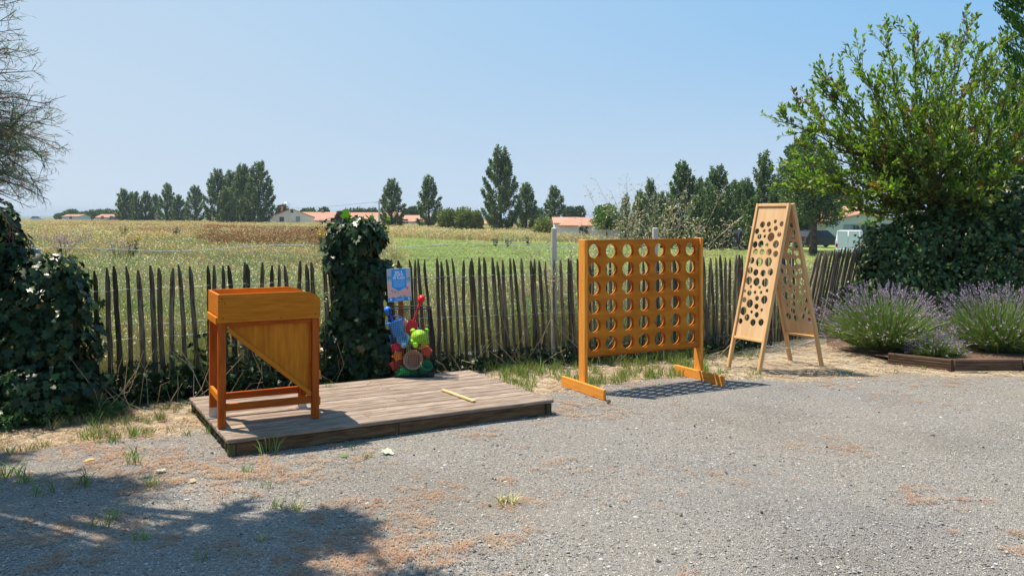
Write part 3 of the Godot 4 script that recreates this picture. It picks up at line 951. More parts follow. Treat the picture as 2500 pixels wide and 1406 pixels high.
func far_cars():
	car("dark blue estate car parked under the poplars beside the black car", 1812, 82.0, PI / 2 + 0.10, Color(0.025, 0.035, 0.055), 4.6, 1.85, 1.72, false, "", 606)
	car("black car seen side-on behind the four-in-a-row board", 1738, 84.0, 0.5, Color(0.012, 0.012, 0.015), 4.5, 1.8, 1.62, false, "", 607)
	car("dark hatchback parked in front of the grey rendered house", 2003, 74.0, 0.35, Color(0.015, 0.02, 0.03), 4.2, 1.75, 1.48, false, "", 604)
	car("white panel van with its back doors towards the yard", 2078, 66.0, PI / 2 - 0.45, Color(0.78, 0.79, 0.80), 4.4, 1.85, 1.85, true, "", 621)
	car("silver car parked under the first poplars of the row", 310, 236.0, 0.2, Color(0.45, 0.46, 0.48))
	car("dark car parked at the end of the poplar row", 276, 240.0, 2.6, Color(0.03, 0.05, 0.08))
	car("red car parked in the middle of the poplar row", 373, 232.0, 0.3, Color(0.50, 0.07, 0.05))
	car("dark blue car parked beside the red car", 431, 230.0, 1.2, Color(0.03, 0.05, 0.09))
	car("black car parked between the silver and red cars", 352, 238.0, 0.4, Color(0.02, 0.02, 0.025))
	car("white camper van parked in front of the tall poplar clump", 556, 226.0, 0.1, Color(0.75, 0.75, 0.74), 6.2, 2.1, 2.6, true)
	car("white car parked beside the first white cottage", 650, 200.0, 0.1, Color(0.7, 0.7, 0.7))
	car("pale car far off by the sea", 90, 300.0, 0.3, Color(0.55, 0.57, 0.6))

func lamps():
	for q in [[705, 496, 195.0, "grey street lamp in front of the first white cottage", 1], [1165, 508, 150.0, "slender street lamp behind the olive green bushes", -1]]:
		var d = q[2]
		var x = (q[0] - CX) / F * d
		var y = th(x, d)
		var h = EYE + (HY - q[1]) / F * d - y
		var t = thing("street_lamp", q[3], "street lamp", Vector3(x, y, -d))
		var b := MB.new()
		b.tube([Vector3(0, -0.2, 0), Vector3(0, h, 0)], [0.09, 0.05], 7)
		part(t, "pole", b, M.steel)
		var a := MB.new()
		a.tube([Vector3(0, h - 0.02, 0), Vector3(-0.5 * q[4], h + 0.1, 0)], [0.04, 0.03], 5)
		part(t, "arm", a, M.steel)
		var l := MB.new()
		l.box(bx(Vector3(-0.75 * q[4], h + 0.1, 0)), Vector3(0.6, 0.12, 0.22), 0.03)
		part(t, "lamp_head", l, M.steel)
	var d = 140.0
	var x = (925 - CX) / F * d
	var y = th(x, d)
	var h = EYE + (HY - 488) / F * d - y
	var t = thing("utility_pole", "concrete utility pole with a lamp and wires beside a single poplar", "utility pole", Vector3(x, y, -d))
	var b := MB.new()
	b.tube([Vector3(0, -0.3, 0), Vector3(0, h, 0)], [0.17, 0.11], 8)
	part(t, "pole", b, M.concrete)
	box_part(t, "cross_arm", Vector3(0, h - 0.3, 0), Vector3(0.9, 0.1, 0.1), M.concrete, 0, 0.01)
	var l := MB.new()
	l.tube([Vector3(0, h - 0.7, 0), Vector3(-0.5, h - 0.45, 0)], [0.03, 0.03], 5)
	l.box(bx(Vector3(-0.65, h - 0.45, 0)), Vector3(0.4, 0.1, 0.2), 0.02)
	part(t, "lamp_arm", l, M.steel)
	for k in 2:
		var w := MB.new()
		var pts = []
		var rad = []
		for i in 13:
			var s = i / 12.0
			pts.append(Vector3(0, h - 0.25, (k - 0.5) * 0.4).lerp(Vector3(-34, h - 0.6, -30), s) + Vector3(0, -sin(s * PI) * 0.8, 0))
			rad.append(0.012)
		w.tube(pts, rad, 4)
		part(t, "cable", w, M.black)

# ---------------------------------------------------------------- grass of the field
func clump(nb, h, spread, w, lean, seed_, heads = 0.0) -> MB:
	R.seed = seed_
	var b := MB.new()
	for i in nb:
		var a = R.randf() * TAU
		var p = Vector3(cos(a), 0, sin(a)) * spread * sqrt(R.randf())
		var hh = h * rr(0.5, 1.0)
		var out = Vector3(rr(-1, 1), 0, rr(-1, 1)) * lean * hh
		var tip = p + out + Vector3(0, hh, 0)
		var sd = Vector3(cos(a * 3.1), 0, sin(a * 3.1))
		var g = rr(0.65, 1.3)
		var cc = Color(g * rr(0.9, 1.1), g, g * rr(0.85, 1.1))
		b.blade(p, sd, tip, w * rr(0.6, 1.2), -out * 0.25, cc)
		if R.randf() < heads:
			for k in 4:
				var q = tip + Vector3(0, -0.035 * k * h, 0) + rv(0.02 * h)
				b.leaf(q, (out * 0.8 + rdir() * 0.5 + Vector3(0, 0.25, 0)).normalized(), rdir(), 0.06 * h, w * 2.6, cc * 1.6)
	return b
func field():
	var near = [clump(34, 1.0, 0.5, 0.020, 0.32, 51, 0.4), clump(34, 1.0, 0.5, 0.022, 0.45, 52, 0.1), clump(30, 1.0, 0.5, 0.016, 0.25, 53, 0.5)]
	var xs = [[], [], []]
	var cs = [[], [], []]
	var fx = [[], [], []]
	var fc = [[], [], []]
	var straw = Color(0.56, 0.44, 0.235)
	var pale = Color(0.58, 0.52, 0.33)
	var green = Color(0.25, 0.31, 0.11)
	var lawn = Color(0.34, 0.40, 0.14)
	var dock = Color(0.29, 0.15, 0.075)
	var grey = Color(0.34, 0.35, 0.19)
	R.seed = 99
	var nz = yard_noise(404, 0.11, 3)
	for i in 46000:
		var px = rr(-160, 2560)
		var lo = log(6.9)
		var u = R.randf()
		var d = exp(lerp(lo, log(260.0), pow(u, 0.92)))
		var x = (px - CX) / F * d
		if d < fence_d(x) + 0.12: continue
		var fd = fence_d(x)
		var y = th(x, d)
		var py = HY + (EYE - y) / F / d * F * F
		var q = nz.get_noise_2d(x * (3.0 if d < 30.0 else 0.8), d * (3.0 if d < 30.0 else 0.8))
		var hgt = rr(0.45, 0.85)
		var cc = green.lerp(straw, clamp(0.35 + q * 1.3 + rr(-0.3, 0.3), 0.0, 1.0))
		var a = x / d
		if d < 30.0:
			hgt = rr(0.40, 0.75)
			if d < fd + 1.5:
				cc = green.lerp(pale, clamp(0.45 + q + rr(-0.45, 0.45), 0.0, 1.0))
				hgt *= 1.05
			elif R.randf() < 0.42: cc = pale
		elif d < 95.0 and a > -0.16 + q * 0.06:
			# mown meadow
			hgt = rr(0.10, 0.24)
			cc = lawn.lerp(green, R.randf() * 0.5)
			if a > 0.14: cc = cc.lerp(straw, 0.25)
		elif a > -0.16:
			cc = straw.lerp(pale, R.randf() * 0.4)
			if R.randf() < 0.22: cc = grey
			hgt = rr(0.7, 1.15)
		else:
			hgt = rr(0.55, 1.0)
			cc = straw.lerp(grey, clamp(0.4 + q + rr(-0.3, 0.3), 0.0, 1.0))
			if d > 48.0 and d < 120.0 and a < -0.20 and a > -0.36 and q > -0.28 and R.randf() < 0.75:
				cc = dock
				hgt = rr(0.75, 1.15)
			elif d > 55.0 and a < -0.30 and a > -0.55 and q > 0.12:
				cc = dock.lerp(straw, 0.4)
		if d > 78.0 and a > 0.13: continue
		var wide = clamp(d * 0.028, 0.32, 3.0)
		var hs = hgt
		var k = R.randi() % 3
		var xf = Transform3D(Basis(Vector3.UP, R.randf() * TAU).scaled(Vector3(wide, hs, wide)), Vector3(x, y - 0.03, -d))
		cc = Color(cc.r * rr(0.8, 1.2), cc.g * rr(0.8, 1.2), cc.b * rr(0.8, 1.2))
		if d < 30.0:
			xs[k].append(xf); cs[k].append(cc)
		else:
			fx[k].append(xf); fc[k].append(cc)
	for k in 3:
		var o = scatter(self, numbered("tall_grass"), near[k], M.grass, xs[k], cs[k])
		stuff(o, ["mixed green and straw tall grass behind the paling fence", "bent green grass blades behind the paling fence", "seeding grass behind the paling fence"][k], "grass")
	for k in 3:
		var o = scatter(self, numbered("meadow_grass"), near[k], M.grass, fx[k], fc[k])
		stuff(o, ["dry straw coloured meadow grass reaching to the cottages", "leaning meadow grass reaching to the cottages", "seeding meadow grass reaching to the cottages"][k], "grass")
	# pink and yellow flowering weeds, each a plant
	var wl = "pink flowering weed in the dry meadow beside the ivy hedge"
	R.seed = 31
	var proto = null
	for i in 14:
		var px = rr(40, 215) if i < 12 else rr(215, 330)
		var d = rr(24.0, 44.0)
		var x = (px - CX) / F * d
		var pos = Vector3(x, th(x, d), -d)
		if proto == null:
			proto = thing("flowering_weed", wl, "plant", pos, Basis.IDENTITY, "pink weeds in the meadow")
			var s := MB.new()
			var f := MB.new()
			for k in 12:
				var tip = Vector3(rr(-0.3, 0.3), rr(0.75, 1.05), rr(-0.3, 0.3))
				s.tube([Vector3.ZERO, tip * 0.5 + rv(0.03), tip], [0.008, 0.006, 0.004], 3, Color(0.14, 0.16, 0.06))
				for m in 14:
					f.leaf(tip + rdir() * 0.08, rdir(), rdir(), 0.04, 0.03, Color(0.50, 0.32, 0.40) * rr(0.7, 1.2))
			part(proto, "stem", s, M.grass)
			stuff(part(proto, "flower_head", f, M.grass))
		else:
			copy_of(proto, pos, R.randf() * TAU, Vector3.ONE * rr(0.8, 1.2), wl, "pink weeds in the meadow")
	for q in [[323, 575, 30.0, "yellow flowering weed standing among brown dock stems"], [786, 553, 38.0, "yellow flowering ragwort plant beside the ivy pillar"]]:
		var x = (q[0] - CX) / F * q[2]
		var y = th(x, q[2])
		var h = EYE - (q[1] - HY) / F * q[2] - y
		var t = thing("yellow_weed", q[3], "plant", Vector3(x, y, -q[2]))
		var s := MB.new()
		var f := MB.new()
		for k in 9:
			var tip = Vector3(rr(-0.22, 0.22), h * rr(0.8, 1.0), rr(-0.2, 0.2))
			s.tube([Vector3.ZERO, tip * 0.6, tip], [0.012, 0.009, 0.006], 3, Color(0.08, 0.13, 0.03))
			for m in 16:
				s.leaf(tip * rr(0.3, 0.9), rdir(), rdir(), 0.12, 0.04, Color(0.08, 0.14, 0.03))
				f.leaf(tip + rdir() * 0.07, rdir(), rdir(), 0.06, 0.05, Color(0.62, 0.45, 0.04))
		part(t, "stem", s, M.grass)
		stuff(part(t, "flower_head", f, M.grass))
	var gl = "grey green thistle standing up out of the meadow"
	for q in [[905, 552], [1290, 560], [300, 549], [432, 549], [1210, 580], [1240, 584]]:
		var d = 60.0 if q[0] < 1200 else 75.0
		var x = (q[0] - CX) / F * d
		var y = th(x, d)
		var h = clamp(EYE - (q[1] - HY) / F * d - y, 0.7, 1.15)
		var t = thing("thistle", gl, "plant", Vector3(x, y, -d), Basis.IDENTITY, "thistles in the meadow")
		var s := MB.new()
		for k in 14:
			var tip = Vector3(rr(-0.3, 0.3), h * rr(0.7, 1.0), rr(-0.3, 0.3))
			s.tube([Vector3.ZERO, tip], [0.014, 0.008], 3, Color(0.12, 0.15, 0.08))
			for m in 12:
				s.leaf(tip * rr(0.3, 1.0), rdir(), rdir(), 0.16, 0.05, Color(0.13, 0.17, 0.09) * rr(0.7, 1.3))
		part(t, "foliage", s, M.grass)

# ---------------------------------------------------------------- fences
func fence_points(step_of, from_px, to_px) -> Array:
	var out = []
	var x = (from_px - CX) / F * 6.6
	while true:
		var d = fence_d(x)
		var px = CX + x / d * F
		if px > to_px: break
		out.append(Vector3(x, 0, -d))
		var slope = (fence_d(x + 0.05) - d) / 0.05
		x += step_of.call(px) / sqrt(1.0 + slope * slope)
	return out
func wire_fence():
	R.seed = 15
	var a = fence_points(func(_p): return 0.07, -60, 1620)
	var t = thing("wire_fence", "sagging chain-link fence with concrete posts behind the wooden palings", "fence")
	# posts
	for px in [1353, 1600]:
		var best = a[0]
		for p in a:
			if abs(CX + p.x / -p.z * F - px) < abs(CX + best.x / -best.z * F - px): best = p
		var d = -best.z + 0.16
		var top = EYE - (556.0 - HY) / F * d
		box_part(t, "post", Vector3((px - CX) / F * d, top / 2, -d), Vector3(0.054, top, 0.065), M.concrete, 1, 0.008)
	for px in [60]:
		var best = a[0]
		for p in a:
			if abs(CX + p.x / -p.z * F - px) < abs(CX + best.x / -best.z * F - px): best = p
		box_part(t, "post", best + Vector3(0, 0.64, -0.16), Vector3(0.04, 1.28, 0.04), M.green_wire, 1, 0.004)
	var back = Vector3(0, 0, -0.13)
	var top_h = func(i): return 1.27 + 0.02 * sin(i * 0.23) - 0.05 * i / a.size()
	for k in 2:
		var w := MB.new()
		var pts = []
		var rad = []
		for i in a.size():
			pts.append(a[i] + back + Vector3(0, top_h.call(i) - k * 0.62, 0))
			rad.append(0.0026)
		w.tube(pts, rad, 4)
		part(t, "line_wire", w, M.green_wire)
	var net := MB.new()
	var rows = 18
	for i in range(0, a.size() - 1):
		var s = -1.0 if i % 2 == 0 else 1.0
		var pts = []
		var rad = []
		for r in rows + 1:
			var hh = top_h.call(i) + 0.02 - 0.068 * r
			var off = 0.5 + 0.5 * (1.0 if (r + i) % 2 == 0 else -1.0) * 1.0
			var p = a[i].lerp(a[i + 1], off)
			pts.append(p + back + Vector3(0, hh, 0) + rv(0.006))
			rad.append(0.0024)
		net.tube(pts, rad, 3, Color.WHITE, false)
	stuff(part(t, "netting", net, M.green_wire))

func paling_mesh(sd) -> MB:
	R.seed = sd
	var b := MB.new()
	var h = 1.0
	var w = rr(0.037, 0.047)
	var dp = rr(0.018, 0.026)
	var tip = rr(0.055, 0.10)
	var cut = rr(-0.3, 0.3)
	var rows = 8
	var bend = rr(-0.018, 0.018)
	var bend2 = rr(-0.012, 0.012)
	var rings = []
	for i in rows + 1:
		var k = float(i) / rows
		var y = k * (h - tip)
		var sc = lerp(1.06, 0.88, k) * rr(0.9, 1.08)
		var off = Vector3(sin(k * PI) * bend + sin(k * 7.0) * bend2 * 0.5 + rr(-0.003, 0.003), y, sin(k * 4.0) * bend2)
		var ring = []
		for q in [[-0.5, -0.35], [-0.36, -0.5], [0.34, -0.5], [0.5, -0.2], [0.42, 0.45], [0.1, 0.55], [-0.45, 0.4]]:
			ring.append(off + Vector3(q[0] * w * sc, 0, q[1] * dp * sc))
		rings.append(ring)
	var last = []
	for p in rings[rows]:
		last.append(Vector3(p.x * 0.38 + cut * w, h, p.z * 0.6))
	rings.append(last)
	var cnt = 7
	for i in rings.size() - 1:
		for j in cnt:
			var p0 = rings[i][j]
			var p1 = rings[i][(j + 1) % cnt]
			var p2 = rings[i + 1][(j + 1) % cnt]
			var p3 = rings[i + 1][j]
			var mid = (p0 + p1 + p2 + p3) / 4
			var axis = Vector3(0, 0, 0)
			for q in rings[i]: axis += q / cnt
			var nn = (p1 - p0).cross(p3 - p0).normalized()
			if nn.dot(mid - axis) < 0: nn = -nn
			var u0 = Vector2(p0.y, j * 0.02)
			b.quad(p0, p1, p2, p3, nn, Color.WHITE, u0, Vector2(p1.y, j * 0.02 + 0.02), Vector2(p2.y, j * 0.02 + 0.02), Vector2(p3.y, j * 0.02))
	var axt = Vector3.ZERO
	for q in last: axt += q / cnt
	for j in cnt:
		b.tri(last[j], last[(j + 1) % cnt], axt, Vector3.UP, Color.WHITE)
	return b
func paling_fence():
	var t = thing("paling_fence", "weathered grey chestnut paling fence of pointed stakes wired together", "fence")
	var kinds = []
	for i in 10: kinds.append(paling_mesh(700 + i).mesh())
	R.seed = 88
	var a = fence_points(func(p): return rr(0.8, 1.2) * lerp(0.088, 0.067, smoothstep(700.0, 1100.0, p)), 120, 2135)
	var heads = []
	for p in a:
		var px = CX + p.x / -p.z * F
		var h = 1.13 + rr(-0.022, 0.022) - 0.04 * smoothstep(900.0, 1700.0, px)
		if px > 1850.0: h += 0.10 * smoothstep(1850.0, 2120.0, px)
		var lean = rr(-0.02, 0.05) + 0.035 * smoothstep(300.0, 700.0, px) * (1.0 - smoothstep(1250.0, 1500.0, px))
		if px > 1950.0: lean = -0.20 - rr(0.0, 0.10) * smoothstep(1950.0, 2100.0, px)
		var o := MeshInstance3D.new()
		o.name = "stake"
		o.mesh = kinds[R.randi() % 10]
		o.material_override = M.paling[(R.randi() % 3) if px < 1000.0 else (1 + R.randi() % 3)]
		t.add_child(o, true)
		var tilt = Basis(Vector3(0, 0, 1), lean) * Basis(Vector3.RIGHT, rr(-0.03, 0.03))
		o.transform = Transform3D(tilt * Basis(Vector3.UP, 0.3 + rr(-0.4, 0.4)) .scaled(Vector3(rr(0.85, 1.1) * (1.0 if px < 1000.0 else 0.88), h, 1.0)), p + Vector3(0, -0.02, rr(-0.012, 0.012)))
		heads.append([p, lean, h])
	for hh in [0.93, 0.52, 0.16]:
		for s in 2:
			var w := MB.new()
			var pts = []
			var rad = []
			for i in heads.size():
				var q = heads[i]
				var c = q[0] + Vector3(-sin(q[1]) * hh, hh + 0.008 * sin(i * 1.7), 0)
				var z = 0.018 if (i + s) % 2 == 0 else -0.018
				pts.append(c + Vector3(0, 0, z)); rad.append(0.0016)
				if i + 1 < heads.size():
					var c2 = heads[i + 1][0] + Vector3(-sin(heads[i + 1][1]) * hh, hh, 0)
					pts.append((c + c2) / 2); rad.append(0.0016)
			w.tube(pts, rad, 4)
			part(t, "wire", w, M.wire)

# ---------------------------------------------------------------- ivy
func ivy_mass(t, lobes: Array, count, size, cols: Array, singles, seed_, core = true):
	R.seed = seed_
	var one = []
	for i in 6:
		var m := MB.new()
		m.lobed(Vector3.ZERO, Vector3(0, -1, 0), Vector3(0, 0, 1), 1.0, cols[i % cols.size()] * [0.85, 1.0, 1.2][i % 3])
		one.append(m.mesh())
	var b := MB.new()
	var area = []
	var tot = 0.0
	for e in lobes:
		tot += e[1].x * e[1].y + e[1].y * e[1].z
		area.append(tot)
	var n1 = yard_noise(seed_, 3.2, 3)
	var left = singles
	for i in count:
		var pick = R.randf() * tot
		var k = 0
		while area[k] < pick: k += 1
		var e = lobes[k]
		var o = rdir()
		var q = e[0] + o * e[1] * (1.0 - 0.42 * pow(R.randf(), 1.4)) * (1.0 + 0.34 * n1.get_noise_3dv((e[0] + o * e[1])))
		if q.y < 0.01: continue
		var inside = false
		for f in lobes:
			if f[0] != e[0] and ((q - f[0]) / f[1]).length() < 0.60:
				inside = true
				break
		if inside: continue
		var nn = (o * Vector3(1, 0.7, 1) + Vector3(0, 0.35, 0) + rdir() * 0.55).normalized()
		var dr = (Vector3(0, -0.9, 0) + o * 0.35 + rdir() * 0.5)
		dr = (dr - nn * dr.dot(nn)).normalized()
		var l = size * rr(0.55, 1.35)
		var cc = cols[R.randi() % cols.size()] * rr(0.7, 1.3)
		if R.randf() < 0.03: cc = Color(0.16, 0.12, 0.04)
		elif R.randf() < 0.06: cc = cc * 2.4
		if left > 0 and nn.z > 0.2 and ((q - e[0]) / e[1]).length() > 0.93:
			left -= 1
			var m := MeshInstance3D.new()
			m.name = "leaf"
			m.mesh = one[R.randi() % 6]
			m.material_override = M.ivy
			t.add_child(m, true)
			var y_ = -dr
			var z_ = nn
			m.transform = Transform3D(Basis(y_.cross(z_), y_, z_) * l, q)
		else:
			b.lobed(q, dr, nn, l, cc)
	for i in int(count / 260.0):        # stray runners
		var e = lobes[R.randi() % lobes.size()]
		var o = rdir()
		o.z = abs(o.z)
		var q = e[0] + o * e[1] * 0.95
		var dirn = (o + Vector3(rr(-0.4, 0.4), rr(-0.9, 0.3), 0.1)).normalized()
		for k in 9:
			var nx_ = q + dirn * 0.028
			if nx_.y < 0.02: break
			b.tube([q, nx_], [0.002, 0.0016], 3, Color(0.10, 0.08, 0.04), false)
			b.lobed(nx_, (rdir() + Vector3(0, -0.7, 0)).normalized(), (rdir() + Vector3(0, 0.4, 0.9)).normalized(), size * rr(0.3, 0.6), cols[R.randi() % cols.size()] * rr(1.0, 2.2))
			dirn = (dirn + rdir() * 0.3 + Vector3(0, -0.12, 0)).normalized()
			q = nx_
	stuff(part(t, "foliage", b, M.ivy))
	if core:
		var s := MB.new()
		for e in lobes:
			for j in 7:
				var o = rdir()
				var base = Vector3(e[0].x, 0.0, e[0].z)
				s.tube([base + rv(0.05) * Vector3(1, 0, 1), base.lerp(e[0], 0.6) + rv(0.06), e[0] + o * e[1] * 0.8], [0.016, 0.011, 0.005], 5)
		stuff(part(t, "stems", s, M.bark))
func ivy_masses():
	var dk = [Color(0.013, 0.031, 0.011), Color(0.018, 0.042, 0.014), Color(0.030, 0.058, 0.018)]
	# pillar in the middle
	var c = gp(868, 921, 0.0)
	c = Vector3((872 - CX) / F * 8.2, 0, -8.2)
	var t = thing("ivy_pillar", "narrow ivy-covered pillar rising above the fence beside the toy sign", "ivy", c)
	var lobes = []
	for q in [[0.0, 0.12, 0.30, 0.22], [0.02, 0.38, 0.27, 0.26], [-0.01, 0.62, 0.265, 0.26], [0.03, 0.86, 0.26, 0.24], [-0.02, 1.08, 0.235, 0.22], [-0.02, 1.28, 0.255, 0.20], [-0.01, 1.40, 0.20, 0.15], [0.20, 1.0, 0.14, 0.13], [-0.20, 1.12, 0.12, 0.12], [-0.16, 1.36, 0.13, 0.12], [0.15, 1.34, 0.12, 0.13], [-0.22, 0.4, 0.13, 0.2], [0.26, 0.25, 0.12, 0.2]]:
		lobes.append([Vector3(q[0], q[1], 0), Vector3(q[2], q[3], 0.22)])
	ivy_mass(t, lobes, 6200, 0.076, dk, 290, 1201)
	box_part(t, "post", Vector3(0, 0.68, 0), Vector3(0.12, 1.36, 0.12), M.bark, 1, 0.01)
	# young light leaves on top
	var y := MB.new()
	R.seed = 5
	for q in [[-0.10, 1.55, 0.11], [0.14, 1.53, 0.07], [-0.06, 1.50, 0.07], [0.05, 1.50, 0.08], [0.30, 1.53, 0.05], [-0.22, 1.40, 0.09], [-0.27, 1.05, 0.07], [0.28, 0.62, 0.06]]:
		y.tube([Vector3(q[0], q[1] - 0.12, 0.02), Vector3(q[0], q[1] - 0.02, 0.06)], [0.003, 0.002], 4, Color(0.15, 0.25, 0.05))
		y.lobed(Vector3(q[0], q[1] - 0.03, 0.06), Vector3(rr(-0.3, 0.3), 0.9, 0.1).normalized(), Vector3(0.2, 0.1, 1).normalized(), q[2], Color(0.16, 0.28, 0.035))
	stuff(part(t, "young_leaves", y, M.leaf))
	# hedge at the edge
	t = thing("ivy_hedge", "big dark ivy hedge swallowing the end of the paling fence", "ivy", Vector3(-3.86, 0, -6.75))
	lobes = []
	for q in [[-0.25, 0.2, 0.05, 0.85, 0.30, 0.55], [0.10, 0.22, 0.12, 0.62, 0.30, 0.42], [0.10, 0.55, 0.0, 0.52, 0.34, 0.36], [0.10, 0.85, 0.0, 0.46, 0.30, 0.32], [0.14, 1.05, 0.0, 0.36, 0.20, 0.28], [-0.42, 0.9, 0.0, 0.42, 0.35, 0.36], [-0.50, 1.25, 0.0, 0.36, 0.30, 0.32], [-0.58, 1.5, 0.0, 0.28, 0.20, 0.26], [-0.9, 0.8, 0.0, 0.5, 0.7, 0.4], [-0.20, 1.22, 0.0, 0.22, 0.35, 0.26], [-0.20, 1.50, 0.0, 0.15, 0.16, 0.20]]:
		lobes.append([Vector3(q[0], q[1], q[2]), Vector3(q[3], q[4], q[5])])
	ivy_mass(t, lobes, 13500, 0.072, dk, 290, 1301)
	# hedge behind the lavender
	t = thing("ivy_hedge", "wide ivy and shrub hedge behind the lavender under the bay tree", "ivy", Vector3(5.6, 0, -11.6))
	lobes = []
	for q in [[-0.95, 0.32, 0.1, 0.50, 0.36, 0.5], [-0.48, 0.85, 0.0, 0.50, 0.50, 0.5], [-0.52, 1.12, 0.0, 0.38, 0.32, 0.42], [-0.2, 0.55, 0.1, 0.8, 0.55, 0.6], [-0.1, 1.15, 0.0, 0.55, 0.42, 0.5], [0.5, 0.5, 0.3, 0.9, 0.6, 0.7], [0.45, 1.25, 0.0, 0.65, 0.5, 0.55], [1.1, 0.8, 0.3, 0.9, 0.75, 0.75], [1.2, 1.6, 0.0, 0.8, 0.55, 0.65], [1.9, 0.7, 0.4, 0.9, 0.7, 0.8], [2.0, 1.5, 0.2, 0.8, 0.65, 0.7]]:
		lobes.append([Vector3(q[0], q[1], q[2]), Vector3(q[3], q[4], q[5])])
	ivy_mass(t, lobes, 34000, 0.062, [Color(0.030, 0.055, 0.016), Color(0.045, 0.08, 0.022), Color(0.075, 0.115, 0.034)], 290, 1401)
	# low creeping ivy and dead stems along the foot of the palings
	R.seed = 77
	var cb := MB.new()
	var sb := MB.new()
	for i in 5200:
		var px = rr(200, 1010)
		if R.randf() < 0.35: px = rr(1010, 1900)
		var x = (px - CX) / F * 8.0
		var fd = fence_d(x)
		x = (px - CX) / F * fd
		fd = fence_d(x)
		var hmax = 0.30 if px < 820 else 0.16
		if px < 560 and px > 460: hmax = 0.45
		var p = Vector3(x, pow(R.randf(), 1.7) * hmax * rr(0.4, 1.3) + 0.01, -fd + rr(-0.25, 0.22))
		cb.lobed(p, (rdir() + Vector3(0, -0.3, 0.3)).normalized(), (rdir() + Vector3(0, 0.9, 0.5)).normalized(), rr(0.03, 0.075), dk[R.randi() % 3] * rr(0.6, 1.4))
	for i in 130:
		var px = rr(230, 1750)
		var x = (px - CX) / F * 8.0
		var fd = fence_d(x)
		x = (px - CX) / F * fd
		var p = Vector3(x, 0.0, -fd + rr(-0.1, 0.32))
		var e = p + Vector3(rr(-0.45, 0.45), rr(0.08, 0.5), rr(-0.1, 0.2))
		var g = rr(0.5, 1.2)
		sb.tube([p, p.lerp(e, 0.5) + rv(0.07), e], [0.004, 0.003, 0.0015], 4, Color(0.42, 0.33, 0.2) * g)
	var ci = thing("creeping_ivy", "low creeping ivy and dry stems along the foot of the palings", "ivy")
	stuff(part(ci, "leaves", cb, M.ivy))
	stuff(part(ci, "dry_stems", sb, M.needle))

# ---------------------------------------------------------------- bay tree
func spray(lb: MB, tb: MB, singles: Array, a: Vector3, e: Vector3, r: float, n_leaf: int, ls: float, cols: Array, up: float):
	var dir = (e - a)
	var m = a.lerp(e, 0.5) + rv(dir.length() * 0.08)
	tb.tube([a, m, e], [r, r * 0.7, r * 0.25], 4)
	var g = rr(0.8, 1.2)
	for i in n_leaf:
		var s = 0.25 + 0.75 * pow(float(i) / n_leaf, 0.7)
		var q = a.lerp(m, s).lerp(m.lerp(e, s), s)
		var o = rdir()
		var dr = (dir.normalized() * 0.75 + o * 0.75 + Vector3(0, up, 0)).normalized()
		var nn = (Vector3(0, 0.8, 0) + rdir() * 0.8).normalized()
		var cc = cols[R.randi() % cols.size()] * g * rr(0.8, 1.25)
		var l = ls * rr(0.7, 1.2)
		if singles.size() < 290 and R.randf() < 0.012:
			singles.append([q, dr, nn, l])
		else:
			lb.leaf(q + o * 0.006, dr, nn, l, l * 0.46, cc)
